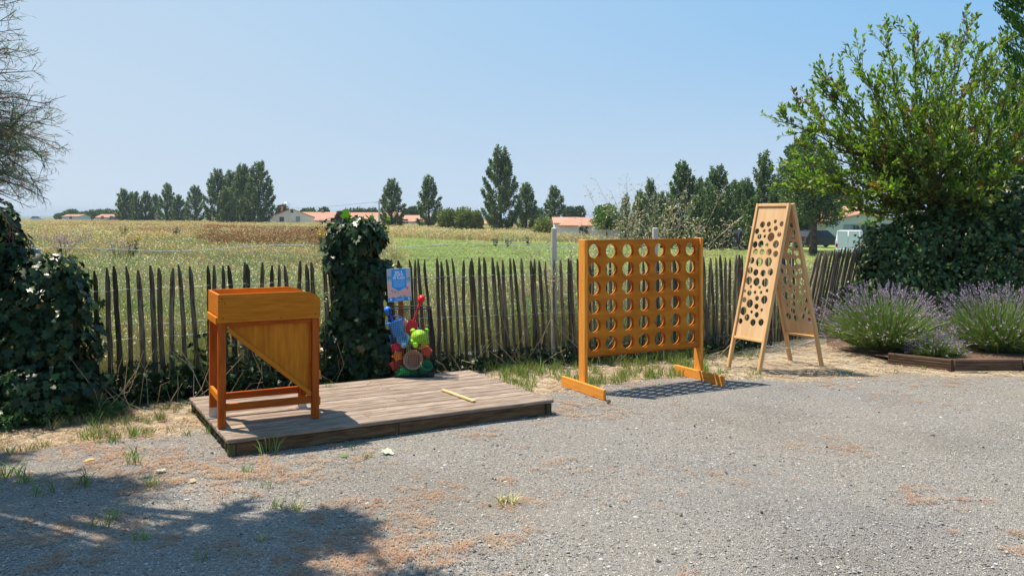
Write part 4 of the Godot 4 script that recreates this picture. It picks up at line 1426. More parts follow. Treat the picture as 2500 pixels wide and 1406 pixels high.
func bay_tree():
	R.seed = 2024
	var d0 = 12.0
	var base = Vector3((2352 - CX) / F * d0, 0, -d0)
	var t = thing("bay_tree", "glossy green bay tree with upswept shoots above the ivy hedge", "tree", base)
	var tb := MB.new()
	var wb := MB.new()
	var lb := MB.new()
	var singles = []
	var fork = at(2262, 430, d0) - base
	var mid_ = at(2335, 560, d0) - base
	tb.tube([Vector3(0, -0.1, 0), mid_, fork.lerp(mid_, 0.4), fork], [0.12, 0.10, 0.09, 0.07], 8, Color.WHITE, true, 2.0)
	var cols = [Color(0.19, 0.25, 0.05), Color(0.25, 0.31, 0.07), Color(0.12, 0.18, 0.035), Color(0.32, 0.35, 0.11)]
	var tips = [[1919, 289], [1955, 270], [1983, 259], [2008, 214], [2030, 210], [2057, 205], [2100, 155], [2135, 215], [2170, 108], [2190, 190], [2230, 93], [2260, 160], [2285, 190], [2313, 108], [2340, 120], [2362, 65], [2395, 125], [2446, 112], [2410, 165], [2422, 195], [2372, 222], [2465, 215], [2500, 240], [2540, 250],
		[1965, 357], [1935, 451], [1960, 430], [1990, 400], [2010, 455], [2030, 330], [2060, 300], [2040, 440], [2080, 370], [2095, 420], [2130, 330], [2160, 290], [2180, 350], [2215, 270], [2250, 300], [2300, 270], [2330, 300], [2390, 290], [2440, 280], [2480, 320], [2520, 360],
		[2140, 465], [2170, 500], [2200, 470], [2160, 530], [2090, 512], [2220, 540], [2280, 500], [2330, 450], [2380, 420], [2430, 400], [2400, 500], [2460, 470], [2500, 430], [2540, 480], [2350, 380], [2300, 370], [2480, 540], [2420, 560], [2300, 570], [2250, 380], [2210, 410], [2360, 340], [2410, 350], [2450, 430], [2320, 520], [2370, 470], [2250, 470]]
	for q in tips:
		var dd = d0 + rr(-1.15, 1.0)
		if q[0] < 2110: dd = d0 + rr(-0.7, 0.5)
		var tip = at(q[0], q[1], dd) - base
		var start = fork.lerp(mid_, R.randf() * 0.9) if q[1] > 330 else fork.lerp(mid_, R.randf() * 0.35)
		if q[0] > 2400: start = mid_.lerp(fork, rr(0.0, 0.5))
		var dist = (tip - start).length()
		var c1 = start.lerp(tip, 0.5) + Vector3(0, -0.10 * dist, 0) + rv(0.12)
		var prev = start
		var pts = [start]
		var rad = [0.012 + dist * 0.0055]
		for k in range(1, 9):
			var s = k / 8.0
			var p = start.lerp(c1, s).lerp(c1.lerp(tip, s), s) + rv(0.02)
			pts.append(p); rad.append(lerp(0.012 + dist * 0.0055, 0.003, s))
		tb.tube(pts, rad, 5)
		for k in range(2, 9):
			var ax = (pts[k] - pts[k - 1]).normalized()
			var cnt = 4
			for j in cnt:
				var o = rdir()
				var e = pts[k] + (ax * 0.9 + o * 0.85 + Vector3(0, 0.35, 0)).normalized() * rr(0.14, 0.46)
				var pal = cols
				if R.randf() < 0.045: pal = [Color(0.30, 0.13, 0.05), Color(0.22, 0.12, 0.05)]
				spray(lb, wb, singles, pts[k] - ax * 0.05 * j, e, 0.004, 14, 0.078, pal, 0.25)
		spray(lb, wb, singles, pts[7], tip + (tip - pts[7]).normalized() * 0.08, 0.005, 20, 0.085, cols, 0.3)
	part(t, "trunk", tb, M.bark)
	stuff(part(t, "twigs", wb, M.bark))
	stuff(part(t, "crown", lb, M.leaf))
	var one = []
	for i in 4:
		var m := MB.new()
		m.leaf(Vector3.ZERO, Vector3(0, 1, 0), Vector3(0, 0, 1), 1.0, 0.42, cols[i])
		one.append(m.mesh())
	for s in singles:
		var m := MeshInstance3D.new()
		m.name = "leaf"
		m.mesh = one[R.randi() % 4]
		m.material_override = M.leaf
		t.add_child(m, true)
		var y_ = s[1]
		var x_ = y_.cross(s[2]).normalized()
		m.transform = Transform3D(Basis(x_, y_, x_.cross(y_)) * s[3], s[0])

func cypress():
	R.seed = 64
	var d = 15.5
	var base = Vector3((2538 - CX) / F * d, 0, -d)
	var t = thing("cypress", "dark green columnar cypress behind the bay tree", "tree", base)
	var tr := MB.new()
	limb(tr, [Vector3(0, -0.1, 0), Vector3(0, 3, 0), Vector3(0, 9.8, 0)], 0.14, 0.03, 7)
	part(t, "trunk", tr, M.bark)
	var cr := MB.new()
	for i in 560:
		var k = R.randf()
		var h0 = 0.4 + 9.2 * k
		var a = R.randf() * TAU
		var prof = 0.78 * pow(1.0 - k, 0.42) * smoothstep(0.0, 0.12, k + 0.05) * rr(0.75, 1.12)
		var c = Vector3(cos(a) * prof, h0, sin(a) * prof)
		for j in 64:
			var s = R.randf()
			var q = Vector3(0, h0 - 0.25, 0).lerp(c + Vector3(0, 0.42, 0), 0.55 + 0.5 * s) + rdir() * 0.07
			cr.leaf(q, (Vector3(cos(a), 2.2, sin(a)) + rdir() * 0.8).normalized(), rdir(), rr(0.06, 0.12), 0.034, Color(0.045, 0.11, 0.016) * rr(0.6, 1.5))
	stuff(part(t, "crown", cr, M.far_leaf))

# ---------------------------------------------------------------- tamarisk at the edge: fine sprays overhead
func feather(fb: MB, tb: MB, a: Vector3, e: Vector3, n: int, ls: float, pink: float, wd := 0.0035):
	var dir = e - a
	var m = a.lerp(e, 0.5) + Vector3(0, dir.length() * 0.10, 0) + rv(0.03)
	tb.tube([a, m, e], [0.006, 0.004, 0.0015], 4, Color(0.16, 0.11, 0.09))
	for i in n:
		var s = pow(R.randf(), 0.8)
		var q = a.lerp(m, s).lerp(m.lerp(e, s), s)
		var dr = (dir.normalized() * 0.9 + rdir() * 0.8).normalized()
		var l = ls * rr(0.5, 1.3)
		var cc = Color(0.19, 0.24, 0.15) * rr(0.6, 1.3)
		if s > 0.6 and R.randf() < pink: cc = Color(0.42, 0.13, 0.12) * rr(0.7, 1.2)
		var tip = q + dr * l
		var sd = dr.cross(rdir()).normalized()
		fb.blade(q, sd, tip, wd, rv(0.01), cc)
		for k in 4:
			var b0 = q.lerp(tip, 0.25 + 0.18 * k)
			var dr2 = (dr + rdir() * 0.8).normalized()
			fb.blade(b0, dr2.cross(rdir()).normalized(), b0 + dr2 * l * 0.35, wd * 0.8, Vector3.ZERO, cc * rr(0.8, 1.2))
func tamarisk():
	R.seed = 909
	var base = Vector3(-4.9, 0, -5.6)
	var t = thing("tamarisk", "feathery tamarisk with pink tipped sprays hanging over the yard edge", "tree", base)
	var tb := MB.new()
	var sb := MB.new()
	var fb := MB.new()
	var fork = Vector3(0.15, 1.5, 0.1)
	tb.tube([Vector3(0, -0.1, 0), Vector3(-0.05, 0.7, 0.03), fork], [0.17, 0.14, 0.12], 8, Color.WHITE, true, 2.0)
	# sprays seen at the picture's edge
	var tips = [[20, 15], [45, 45], [52, 70], [30, 5], [62, 95], [75, 120], [15, 140], [40, 170], [60, 230], [105, 235], [122, 265], [132, 295], [145, 310], [142, 350], [118, 345], [100, 360], [132, 402], [75, 460], [90, 455], [60, 440], [25, 420], [75, 508], [10, 470], [85, 300], [55, 330], [30, 360], [70, 390], [20, 300], [5, 250], [45, 275], [15, 385], [-30, 330], [-60, 280], [-50, 380], [-90, 200]]
	for q in tips:
		var d = rr(4.7, 5.4)
		var tip = at(q[0], q[1], d) - base
		var root = fork.lerp(tip, 0.45) + Vector3(-0.1, 0.30, 0)
		limb(tb, [fork, fork.lerp(root, 0.5) + rv(0.08), root], 0.035, 0.010, 5)
		feather(fb, sb, root, tip, 26, 0.13, 0.30)
		for k in 3:
			var s = rr(0.3, 0.8)
			var a = root.lerp(tip, s)
			feather(fb, sb, a, a + ((tip - root).normalized() + rdir() * 0.7).normalized() * rr(0.2, 0.42), 18, 0.11, 0.22)
	# dense dark heart of the crown at the edge
	for i in 34:
		var a = at(rr(-190, 40), rr(290, 400), rr(4.8, 5.6)) - base
		feather(fb, sb, a, a + (Vector3(0.7, 0.1, 0) + rdir()).normalized() * rr(0.2, 0.4), 34, 0.12, 0.05)
	# the overhanging crown above the picture, known by its shadow on the tarmac
	var sh = [[650, 1290, 3.4, 0.34], [560, 1330, 3.5, 0.36], [450, 1310, 3.6, 0.34], [760, 1275, 3.3, 0.26], [840, 1262, 3.3, 0.15], [870, 1285, 3.3, 0.10], [575, 1232, 3.4, 0.08], [340, 1350, 3.7, 0.36], [240, 1385, 3.8, 0.38], [480, 1395, 3.6, 0.38], [640, 1390, 3.4, 0.28], [740, 1360, 3.3, 0.18], [120, 1420, 3.9, 0.42], [350, 1440, 3.7, 0.42], [560, 1450, 3.6, 0.4], [720, 1440, 3.5, 0.3], [1000, 1400, 3.2, 0.08], [60, 1195, 3.4, 0.30], [150, 1215, 3.4, 0.24], [230, 1195, 3.4, 0.16], [-120, 1220, 3.6, 0.4], [-110, 1350, 3.8, 0.4], [820, 1250, 3.3, 0.2], [20, 1365, 3.6, 0.30], [-60, 1130, 3.4, 0.30]]
	for q in sh:
		var g = gp(q[0] - (50 if q[0] >= 240 else 0), q[1] + (34 if q[0] >= 240 else 0))
		var c = g + Vector3(-0.42 * q[2], q[2], -0.21 * q[2]) - base
		limb(tb, [fork, fork.lerp(c, 0.5) + Vector3(0, 0.35, 0), c], 0.04, 0.008, 5)
		for k in int(190.0 * q[3]):
			var a = c + rdir() * q[3] * rr(0.0, 0.75)
			feather(fb, sb, a, a + rdir() * rr(0.12, 0.26), 26, 0.12, 0.1, 0.011)
	part(t, "trunk", tb, M.bark)
	stuff(part(t, "twigs", sb, M.needle))
	stuff(part(t, "crown", fb, M.far_leaf))

# ---------------------------------------------------------------- flower bed
func lavender(label, base: Vector3, rx, h, n, seed_, lean):
	R.seed = seed_
	var t = thing("lavender_bush", label, "plant", base)
	var s := MB.new()
	var f := MB.new()
	for i in n:
		var a = R.randf() * TAU
		var k = sqrt(R.randf())
		var p = Vector3(cos(a) * rx * 0.30 * k, 0.0, sin(a) * rx * 0.30 * k)
		var out = Vector3(cos(a), 0, sin(a)) * k
		var ln = h * rr(0.8, 1.1)
		var el = lerp(1.45, 0.30, pow(k, 1.5)) + rr(-0.12, 0.12)
		var tip = p + (out.normalized() * cos(el) * rx * 0.82 / h * ln + Vector3(lean * ln, sin(el) * ln, 0))
		if tip.y < 0.05: tip.y = 0.05 + R.randf() * 0.06
		var mid_ = p.lerp(tip, 0.55) + Vector3(0, ln * 0.09, 0)
		var g = rr(0.7, 1.3)
		var cc = (Color(0.15, 0.225, 0.06) if R.randf() < 0.75 else Color(0.28, 0.31, 0.14)) * g
		var sd = (tip - p).cross(rdir()).normalized()
		s.blade(p, sd, tip, 0.0045, mid_ - p.lerp(tip, 0.55), cc)
		for j in 8:              # narrow leaves low on the stem
			var q = p.lerp(mid_, rr(0.2, 1.0))
			var dr = ((tip - p).normalized() + rdir() * 0.6).normalized()
			s.blade(q, dr.cross(rdir()).normalized(), q + dr * rr(0.05, 0.10), 0.006, Vector3.ZERO, cc * rr(0.8, 1.2))
		if R.randf() < 0.40:
			var ax = (tip - mid_).normalized()
			var vio = Color(0.26, 0.185, 0.36).lerp(Color(0.36, 0.28, 0.36), R.randf()) * rr(0.7, 1.35)
			for j in 8:
				var q = tip - ax * (0.008 * j) + rv(0.004)
				f.leaf(q, (ax + rdir() * 0.8).normalized(), rdir(), 0.016, 0.011, vio)
	stuff(part(t, "stems", s, M.grass))
	stuff(part(t, "flower_spikes", f, M.grass))
	return t
func flower_bed():
	# soil
	var b := MB.new()
	var rim = [gp(2100, 862) + Vector3(0, -0.05, 0), gp(2172, 884), gp(2330, 901), gp(2498, 900), gp(2680, 900), Vector3(9.5, -0.05, -13.0), Vector3(4.6, -0.05, -12.6), gp(2020, 845) + Vector3(0, -0.06, 0)]
	var cen = Vector3(6.2, 0.07, -10.2)
	for i in rim.size():
		b.tri(cen, rim[i] + Vector3(0, 0.05, 0), rim[(i + 1) % rim.size()] + Vector3(0, 0.05, 0), Vector3.UP)
	struct("soil_bed", b, std(Color(0.12, 0.075, 0.05), 0.95))
	var t = thing("bed_edging", "low ribbed brown timber edging round the lavender bed", "edging")
	var pts = [gp(2168, 888), gp(2328, 906), gp(2498, 905), gp(2680, 905)]
	for i in pts.size() - 1:
		var e = pts[i + 1] - pts[i]
		var hh = 0.115
		var bd = null
		var x = e.normalized()
		bd = box_part(t, "board", (pts[i] + pts[i + 1]) / 2 + Vector3(0, hh / 2 + 0.0, 0), Vector3(e.length() - 0.02, hh, 0.028), M.sleeper, 0, 0.003, Basis(x, Vector3.UP, x.cross(Vector3.UP)))
		for k in 4:
			box_part(bd, "rib", (pts[i] + pts[i + 1]) / 2 + Vector3(0, hh * (0.14 + 0.24 * k), 0) + x.cross(Vector3.UP) * 0.016, Vector3(e.length() - 0.024, hh * 0.15, 0.008), M.sleeper, 0, 0.002, Basis(x, Vector3.UP, x.cross(Vector3.UP)))
		box_part(t, "peg", pts[i + 1] + Vector3(0, hh / 2 - 0.01, -0.03), Vector3(0.04, hh + 0.02, 0.04), M.black if false else M.fascia, 1, 0.004)
	lavender("full round lavender bush in flower beside the A-frame board", Vector3((2160 - CX) / F * 9.75, 0.03, -9.75), 0.78, 0.72, 1900, 71, -0.05)
	lavender("lavender bush in flower leaning over the edging board corner", Vector3((2440 - CX) / F * 9.55, 0.03, -9.55), 0.72, 0.74, 1700, 72, -0.06)
	lavender("small sprawling lavender clump between the two big lavender bushes", Vector3((2290 - CX) / F * 9.2, 0.03, -9.2), 0.34, 0.26, 420, 73, 0.0)
	# half-buried stone and fallen leaves
	var st := MB.new()
	R.seed = 4
	var c = gp(2292, 830) + Vector3(0, 0.05, 0)
	st.lathe(Transform3D(Basis.IDENTITY.scaled(Vector3(1.3, 0.5, 0.8)), c), [Vector2(0.0, -0.08), Vector2(0.11, -0.05), Vector2(0.13, 0.02), Vector2(0.09, 0.10), Vector2(0.0, 0.12)], 9)
	lone("stone", st, std(Color(0.42, 0.30, 0.20), 0.9), "sandy stone lying between the lavender bushes", "stone")

# ---------------------------------------------------------------- wild oats behind the board
func oat_grass():
	var li = [[1600, 9.9, 46, 1.98, 0.62, 0.05, "biggest pale wild oat clump rising behind the four-in-a-row board"], [1490, 9.75, 18, 1.62, 0.45, 0.12, "pale wild oat clump beside the tallest one behind the board"], [1400, 9.4, 26, 1.38, 0.45, -0.15, "low wild oat clump leaning over the concrete post"], [1690, 10.2, 12, 1.60, 0.45, 0.1, "wild oat clump between the board and the A-frame"], [1300, 9.3, 8, 1.15, 0.3, 0.2, "sparse wild oat clump beside the low meadow"], [640, 8.2, 8, 1.05, 0.45, 0.1, "thin wild oat clump behind the tray table"]]
	for q in li:
		R.seed = int(q[0])
		var d = q[1]
		var t = thing("wild_oats", q[6], "grass", Vector3((q[0] - CX) / F * d, -0.02, -d))
		var s := MB.new()
		var f := MB.new()
		for i in q[2]:
			var p = Vector3(rr(-0.35, 0.35), 0, rr(-0.2, 0.2))
			var tip = p + Vector3(rr(-1, 1) * q[4] + q[5], q[3] * rr(0.68, 1.02), rr(-0.15, 0.15))
			var bend = Vector3(-(tip.x - p.x) * 0.22, 0.05, 0)
			var m = p.lerp(tip, 0.6) + bend
			var cc = Color(0.50, 0.42, 0.27) * rr(0.8, 1.15)
			s.tube([p, p.lerp(m, 0.6), m, tip], [0.0028, 0.0025, 0.002, 0.001], 4, cc)
			var dirn = (tip - m).normalized()
			for k in 17:
				var v = rr(0.0, 1.0)
				var a = m.lerp(tip, 0.15 + 0.9 * v)
				var o = (Vector3(rr(-1, 1), rr(-0.2, 0.5), rr(-0.6, 0.6)) + dirn * 0.7).normalized()
				var e = a + o * rr(0.03, 0.14) * (1.1 - 0.5 * v)
				s.tube([a, e], [0.0009, 0.0006], 3, cc, false)
				var hang = (o * 0.9 + Vector3(0, -0.5, 0) + rdir() * 0.3).normalized()
				for w in 2:
					f.leaf(e, (hang + rdir() * 0.25).normalized(), rdir(), rr(0.026, 0.042), 0.0085, Color(0.66, 0.58, 0.42) * rr(0.8, 1.15))
		stuff(part(t, "stems", s, M.grass))
		stuff(part(t, "seed_heads", f, M.grass))
	# one long single stem
	var t = thing("oat_stem", "single long oat stem slanting towards the A-frame board", "grass", Vector3((1690 - CX) / F * 9.9, 0, -9.9))
	var s := MB.new()
	var f := MB.new()
	R.seed = 9
	var e = at(1812, 530, 9.9) - t.position
	var m = at(1725, 603, 9.9) - t.position
	s.tube([Vector3(0, 0, 0), m, e], [0.004, 0.003, 0.0015], 5, Color(0.55, 0.47, 0.32))
	for k in 46:
		var a = m.lerp(e, 0.35 + 0.65 * R.randf())
		f.leaf(a, ((e - m).normalized() + rdir() * 0.4).normalized(), rdir(), 0.04, 0.010, Color(0.60, 0.52, 0.36) * rr(0.8, 1.1))
	stuff(part(t, "stem", s, M.grass))
	stuff(part(t, "seed_head", f, M.grass))

# ---------------------------------------------------------------- deck
func deck():
	R.seed = 501
	var nl = gp(553, 1075, DECK_H)
	var nr = gp(1353.5, 975.5, DECK_H)
	var bl = gp(445, 972, DECK_H)
	var x = (nr - nl).normalized()
	var z = x.cross(Vector3.UP)                     # towards the viewer
	var ln = (nr - nl).length()
	var dp = abs((bl - nl).dot(z))
	var cen = (nl + nr) / 2 - z * dp / 2
	cen.y = 0
	var t = thing("wooden_deck", "low weathered timber deck on the tarmac under the tray table", "deck", cen, Basis(x, Vector3.UP, z))
	var nb = 11
	var pw = dp / nb
	var th_ = 0.028
	for i in nb:
		var zc = dp / 2 - pw * (i + 0.5)
		var joint = rr(-0.35, 0.35) if i % 3 == 1 else 0.0
		var w = pw - 0.011
		var segs = [[-ln / 2, ln / 2]]
		if joint != 0.0: segs = [[-ln / 2, joint - 0.002], [joint + 0.002, ln / 2]]
		for s in segs:
			var pl = box_part(t, "plank", Vector3((s[0] + s[1]) / 2, DECK_H - th_ / 2 + rr(-0.0015, 0.0015), zc), Vector3(s[1] - s[0], th_, w), M.decking[R.randi() % 4], 0, 0.005)
			var sc := MB.new()
			for e in [s[0] + 0.06, (s[0] + s[1]) / 2, s[1] - 0.06]:
				for k in [-0.3, 0.3]:
					sc.lathe(bx(Vector3(e, DECK_H + 0.001, zc + w * k)), [Vector2(0.004, 0.0), Vector2(0.004, 0.0012), Vector2(0.0, 0.0014)], 6)
			stuff(part(pl, "screws", sc, M.steel))
	var fh = DECK_H - th_ - 0.004
	# boards under the edge, set back under the overhang, with corner posts
	var cut = [-ln / 2 + 0.06, -0.05, ln / 2 - 0.07]
	for i in 2:
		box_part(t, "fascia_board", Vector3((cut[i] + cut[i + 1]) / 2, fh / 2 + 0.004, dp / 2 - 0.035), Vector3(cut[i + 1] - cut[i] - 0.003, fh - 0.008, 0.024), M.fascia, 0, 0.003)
	for sx in [-1.0, 1.0]:
		for sz in [-1.0, 1.0]:
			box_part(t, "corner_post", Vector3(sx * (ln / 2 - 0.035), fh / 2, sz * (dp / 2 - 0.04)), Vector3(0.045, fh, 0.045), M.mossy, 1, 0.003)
	for sx in [-1.0, 1.0]:
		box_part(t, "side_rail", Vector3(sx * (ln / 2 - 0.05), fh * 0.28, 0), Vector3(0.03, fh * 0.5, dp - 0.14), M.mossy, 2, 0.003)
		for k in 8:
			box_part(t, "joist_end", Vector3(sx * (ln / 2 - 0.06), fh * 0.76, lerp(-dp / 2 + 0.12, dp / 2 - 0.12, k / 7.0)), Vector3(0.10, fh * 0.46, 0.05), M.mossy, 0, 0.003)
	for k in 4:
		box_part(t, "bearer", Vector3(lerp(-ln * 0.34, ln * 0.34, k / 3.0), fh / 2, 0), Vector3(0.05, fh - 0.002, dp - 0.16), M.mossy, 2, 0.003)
	# a loose lath lying on the boards
	var a = gp(1080, 953, DECK_H + 0.006)
	var b = gp(1158, 981, DECK_H + 0.006)
	var l := MB.new()
	var lx = (b - a).normalized()
	l.box(Transform3D(Basis(lx, Vector3.UP, lx.cross(Vector3.UP)), (a + b) / 2 + Vector3(0, 0.004, 0)), Vector3((b - a).length(), 0.014, 0.030), 0.002, 0, uo())
	lone("wooden_lath", l, M.lath, "pale thin wooden lath lying loose on the deck", "stick")
	# a bent dry stem on the deck near the ivy
	var s := MB.new()
	var p = gp(895, 938, DECK_H + 0.004)
	s.tube([p, p + Vector3(0.05, 0.035, 0.0), p + Vector3(0.10, 0.03, -0.02), p + Vector3(0.12, 0.0, 0.0)], [0.004, 0.004, 0.003, 0.003], 5)
	lone("dry_stem", s, M.lath, "short bent dry stem lying on the deck near the ivy pillar", "stem")

# ---------------------------------------------------------------- tray table
func tray_table():
	R.seed = 502
	var a = gp(540, 1046, DECK_H)
	var bq = gp(768, 1021, DECK_H)
	var x = (bq - a).normalized()
	var z = x.cross(Vector3.UP)
	var ln = (bq - a).length() + 0.05
	var c0 = gp(512, 1018, DECK_H)
	var dp = abs((c0 - a).dot(z)) + 0.05
	var cen = (a + bq) / 2 - z * (dp - 0.05) / 2
	cen.y = DECK_H + 0.002
	var t = thing("tray_table", "varnished wooden tray table with slanted lower panel standing on the deck", "table", cen, Basis(x, Vector3.UP, z))
	var H = EYE - (719.0 - HY) / F * -a.z - DECK_H
	var tb = H - 0.19
	var hx = ln / 2
	var hz = dp / 2
	var lw = 0.05
	for sx in [-1.0, 1.0]:
		for sz in [-1.0, 1.0]:
			var lg = box_part(t, "leg", Vector3(sx * (hx - lw / 2), (tb + 0.005) / 2, sz * (hz - lw / 2)), Vector3(lw, tb + 0.005, lw), M.redwood, 1, 0.004)
			if sz < 0:
				box_part(lg, "metal_foot", Vector3(sx * (hx - lw / 2), 0.035, sz * (hz - lw / 2) + lw / 2 + 0.002), Vector3(lw + 0.008, 0.07, 0.003), M.steel, 0, 0.001)
				box_part(lg, "metal_foot", Vector3(sx * (hx - lw / 2), 0.0015, sz * (hz - lw / 2) + 0.02), Vector3(lw + 0.03, 0.003, lw + 0.05), M.steel, 0, 0.001)
	# tray: two long sides with a rounded end, one closed end, a floor
	var th_ = 0.018
	for sz in [-1.0, 1.0]:
		var prof = PackedVector2Array([Vector2(-hx - 0.004, tb), Vector2(hx + 0.004, tb), Vector2(hx + 0.004, tb + 0.125)])
		for k in 9:
			var an = k / 8.0 * PI / 2
			prof.append(Vector2(hx + 0.004 - 0.15 + 0.15 * cos(an), tb + 0.125 + 0.065 * sin(an)))
		prof.append(Vector2(-hx - 0.004, H))
		var m := MB.new()
		m.prism(bx(Vector3(0, 0, sz * (hz + 0.002))), prof, th_, Color.WHITE, 1.0, uo())
		var sp = part(t, "tray_side", m, M.honey)
		if sz > 0:
			var sc := MB.new()
			for q in [[-hx + 0.02, H - 0.03], [-hx + 0.03, tb + 0.03], [hx - 0.03, tb + 0.03], [0.07, tb + 0.015], [-hx + 0.04, H - 0.06]]:
				sc.lathe(Transform3D(Basis(Vector3.RIGHT, PI / 2), Vector3(q[0], q[1], hz + 0.0118)), [Vector2(0.0045, 0.0), Vector2(0.004, 0.0012), Vector2(0.0, 0.0012)], 8)
			stuff(part(sp, "screws", sc, M.black))
	box_part(t, "tray_end", Vector3(-hx + 0.006, (tb + 0.04 + H) / 2, 0), Vector3(th_, H - tb - 0.042, dp - 0.018), M.honey, 2, 0.003)
	box_part(t, "tray_floor", Vector3(0, tb + 0.035, 0), Vector3(ln - 0.02, 0.012, dp - 0.016), M.orange, 0, 0.002)
	box_part(t, "end_rail", Vector3(-hx - 0.004, tb + 0.012, 0), Vector3(0.022, 0.05, dp - 0.02), M.honey, 2, 0.003)
	for sz in [-1.0, 1.0]:
		box_part(t, "top_rail", Vector3(0, tb - 0.016, sz * (hz - 0.022)), Vector3(ln - 2 * lw, 0.03, 0.022), M.redwood, 0, 0.003)
	# triangular panel behind the near legs
	var y0 = 0.17
	var inx = hx - lw
	var pz = hz - 0.03
	var tri = MB.new()
	tri.prism(bx(Vector3(0, 0, pz - 0.008)), PackedVector2Array([Vector2(-inx + 0.02, tb - 0.032), Vector2(inx, y0), Vector2(inx, tb - 0.032)]), 0.010, Color.WHITE, 1.0, uo())
	part(t, "triangular_panel", tri, M.honey_up)
	beam_part(t, "slanted_batten", Vector3(-inx + 0.012, tb - 0.045, pz + 0.006), Vector3(inx - 0.005, y0 + 0.006, pz + 0.006), Vector3.UP, 0.030, 0.020, M.honey)
	box_part(t, "upright_batten", Vector3(inx - 0.008, (tb + y0) / 2, pz + 0.004), Vector3(0.014, tb - y0 - 0.06, 0.014), M.redwood, 1, 0.002)
	for q in [-0.38, 0.52]:
		box_part(t, "hinge", Vector3(q * inx, tb - 0.028, pz + 0.003), Vector3(0.04, 0.006, 0.014), M.steel, 0, 0.001)
	# stretchers
	box_part(t, "stretcher", Vector3(0, 0.135, hz - lw / 2), Vector3(ln - 2 * lw, 0.05, 0.022), M.redwood, 0, 0.003)
	box_part(t, "stretcher", Vector3(0, 0.135, -hz + lw / 2), Vector3(ln - 2 * lw, 0.05, 0.022), M.redwood, 0, 0.003)
	box_part(t, "end_stretcher", Vector3(-hx + 0.012, 0.20, 0), Vector3(0.022, 0.05, dp - 2 * lw), M.honey, 2, 0.003)
	box_part(t, "end_stretcher", Vector3(hx - 0.012, 0.20, 0), Vector3(0.022, 0.05, dp - 2 * lw), M.honey, 2, 0.003)
	# slats across the open end
	for k in 4:
		box_part(t, "end_slat", Vector3(hx + 0.006, 0.12 + k * 0.185, 0), Vector3(0.012, 0.06, dp - 0.02), M.orange, 2, 0.003)

# ---------------------------------------------------------------- four-in-a-row board
func holed_panel(cols, rows, pitch, vp, r, w, h, y_first, th_) -> MB:
	var b := MB.new()
	var seg = 32
	var x0 = -pitch * cols / 2.0
	var yb = y_first - vp / 2.0
	for s in [-1.0, 1.0]:
		for i in cols:
			for j in rows:
				var cx = x0 + pitch * (i + 0.5)
				var cy = yb + vp * (j + 0.5)
				for k in seg:
					var a0 = TAU * k / seg
					var a1 = TAU * (k + 1) / seg
					var q = []
					for a in [a0, a1]:
						var cdir = Vector2(cos(a), sin(a))
						var e = cdir / max(abs(cdir.x), abs(cdir.y)) * Vector2(pitch, vp) / 2.0
						q.append([cdir * r, e])
					var nn = Vector3(0, 0, s)
					var pts = [Vector2(cx, cy) + q[0][0], Vector2(cx, cy) + q[1][0], Vector2(cx, cy) + q[1][1], Vector2(cx, cy) + q[0][1]]
					b.quad(Vector3(pts[0].x, pts[0].y, s * th_ / 2), Vector3(pts[1].x, pts[1].y, s * th_ / 2), Vector3(pts[2].x, pts[2].y, s * th_ / 2), Vector3(pts[3].x, pts[3].y, s * th_ / 2), nn, Color.WHITE, pts[0], pts[1], pts[2], pts[3])
					if s > 0:
						var d0 = Vector3(q[0][0].x, q[0][0].y, 0)
						var d1 = Vector3(q[1][0].x, q[1][0].y, 0)
						var c3 = Vector3(cx, cy, 0)
						var fz = Vector3(0, 0, th_ / 2)
						b.quad(c3 + d0 - fz, c3 + d1 - fz, c3 + d1 + fz, c3 + d0 + fz, -(d0 + d1).normalized(), Color.WHITE, pts[0], pts[1], pts[1] + Vector2(0, 0.01), pts[0] + Vector2(0, 0.01))
	# margins round the grid of cells
	var gx = pitch * cols / 2.0
	var yt = yb + vp * rows
	var hw = w / 2
	var fill = func(xa, xb, ya, yb2):
		if xb - xa < 0.0005 or yb2 - ya < 0.0005: return
		for s in [-1.0, 1.0]:
			b.quad(Vector3(xa, ya, s * th_ / 2), Vector3(xb, ya, s * th_ / 2), Vector3(xb, yb2, s * th_ / 2), Vector3(xa, yb2, s * th_ / 2), Vector3(0, 0, s), Color.WHITE, Vector2(xa, ya), Vector2(xb, ya), Vector2(xb, yb2), Vector2(xa, yb2))
	fill.call(-hw, -gx, 0.0, h)
	fill.call(gx, hw, 0.0, h)
	fill.call(-gx, gx, 0.0, yb)
	fill.call(-gx, gx, yt, h)
	for s in [-1.0, 1.0]:
		b.quad(Vector3(s * hw, 0, -th_ / 2), Vector3(s * hw, h, -th_ / 2), Vector3(s * hw, h, th_ / 2), Vector3(s * hw, 0, th_ / 2), Vector3(s, 0, 0))
		var yy = h if s > 0 else 0.0
		b.quad(Vector3(-hw, yy, -th_ / 2), Vector3(hw, yy, -th_ / 2), Vector3(hw, yy, th_ / 2), Vector3(-hw, yy, th_ / 2), Vector3(0, s, 0))
	return b
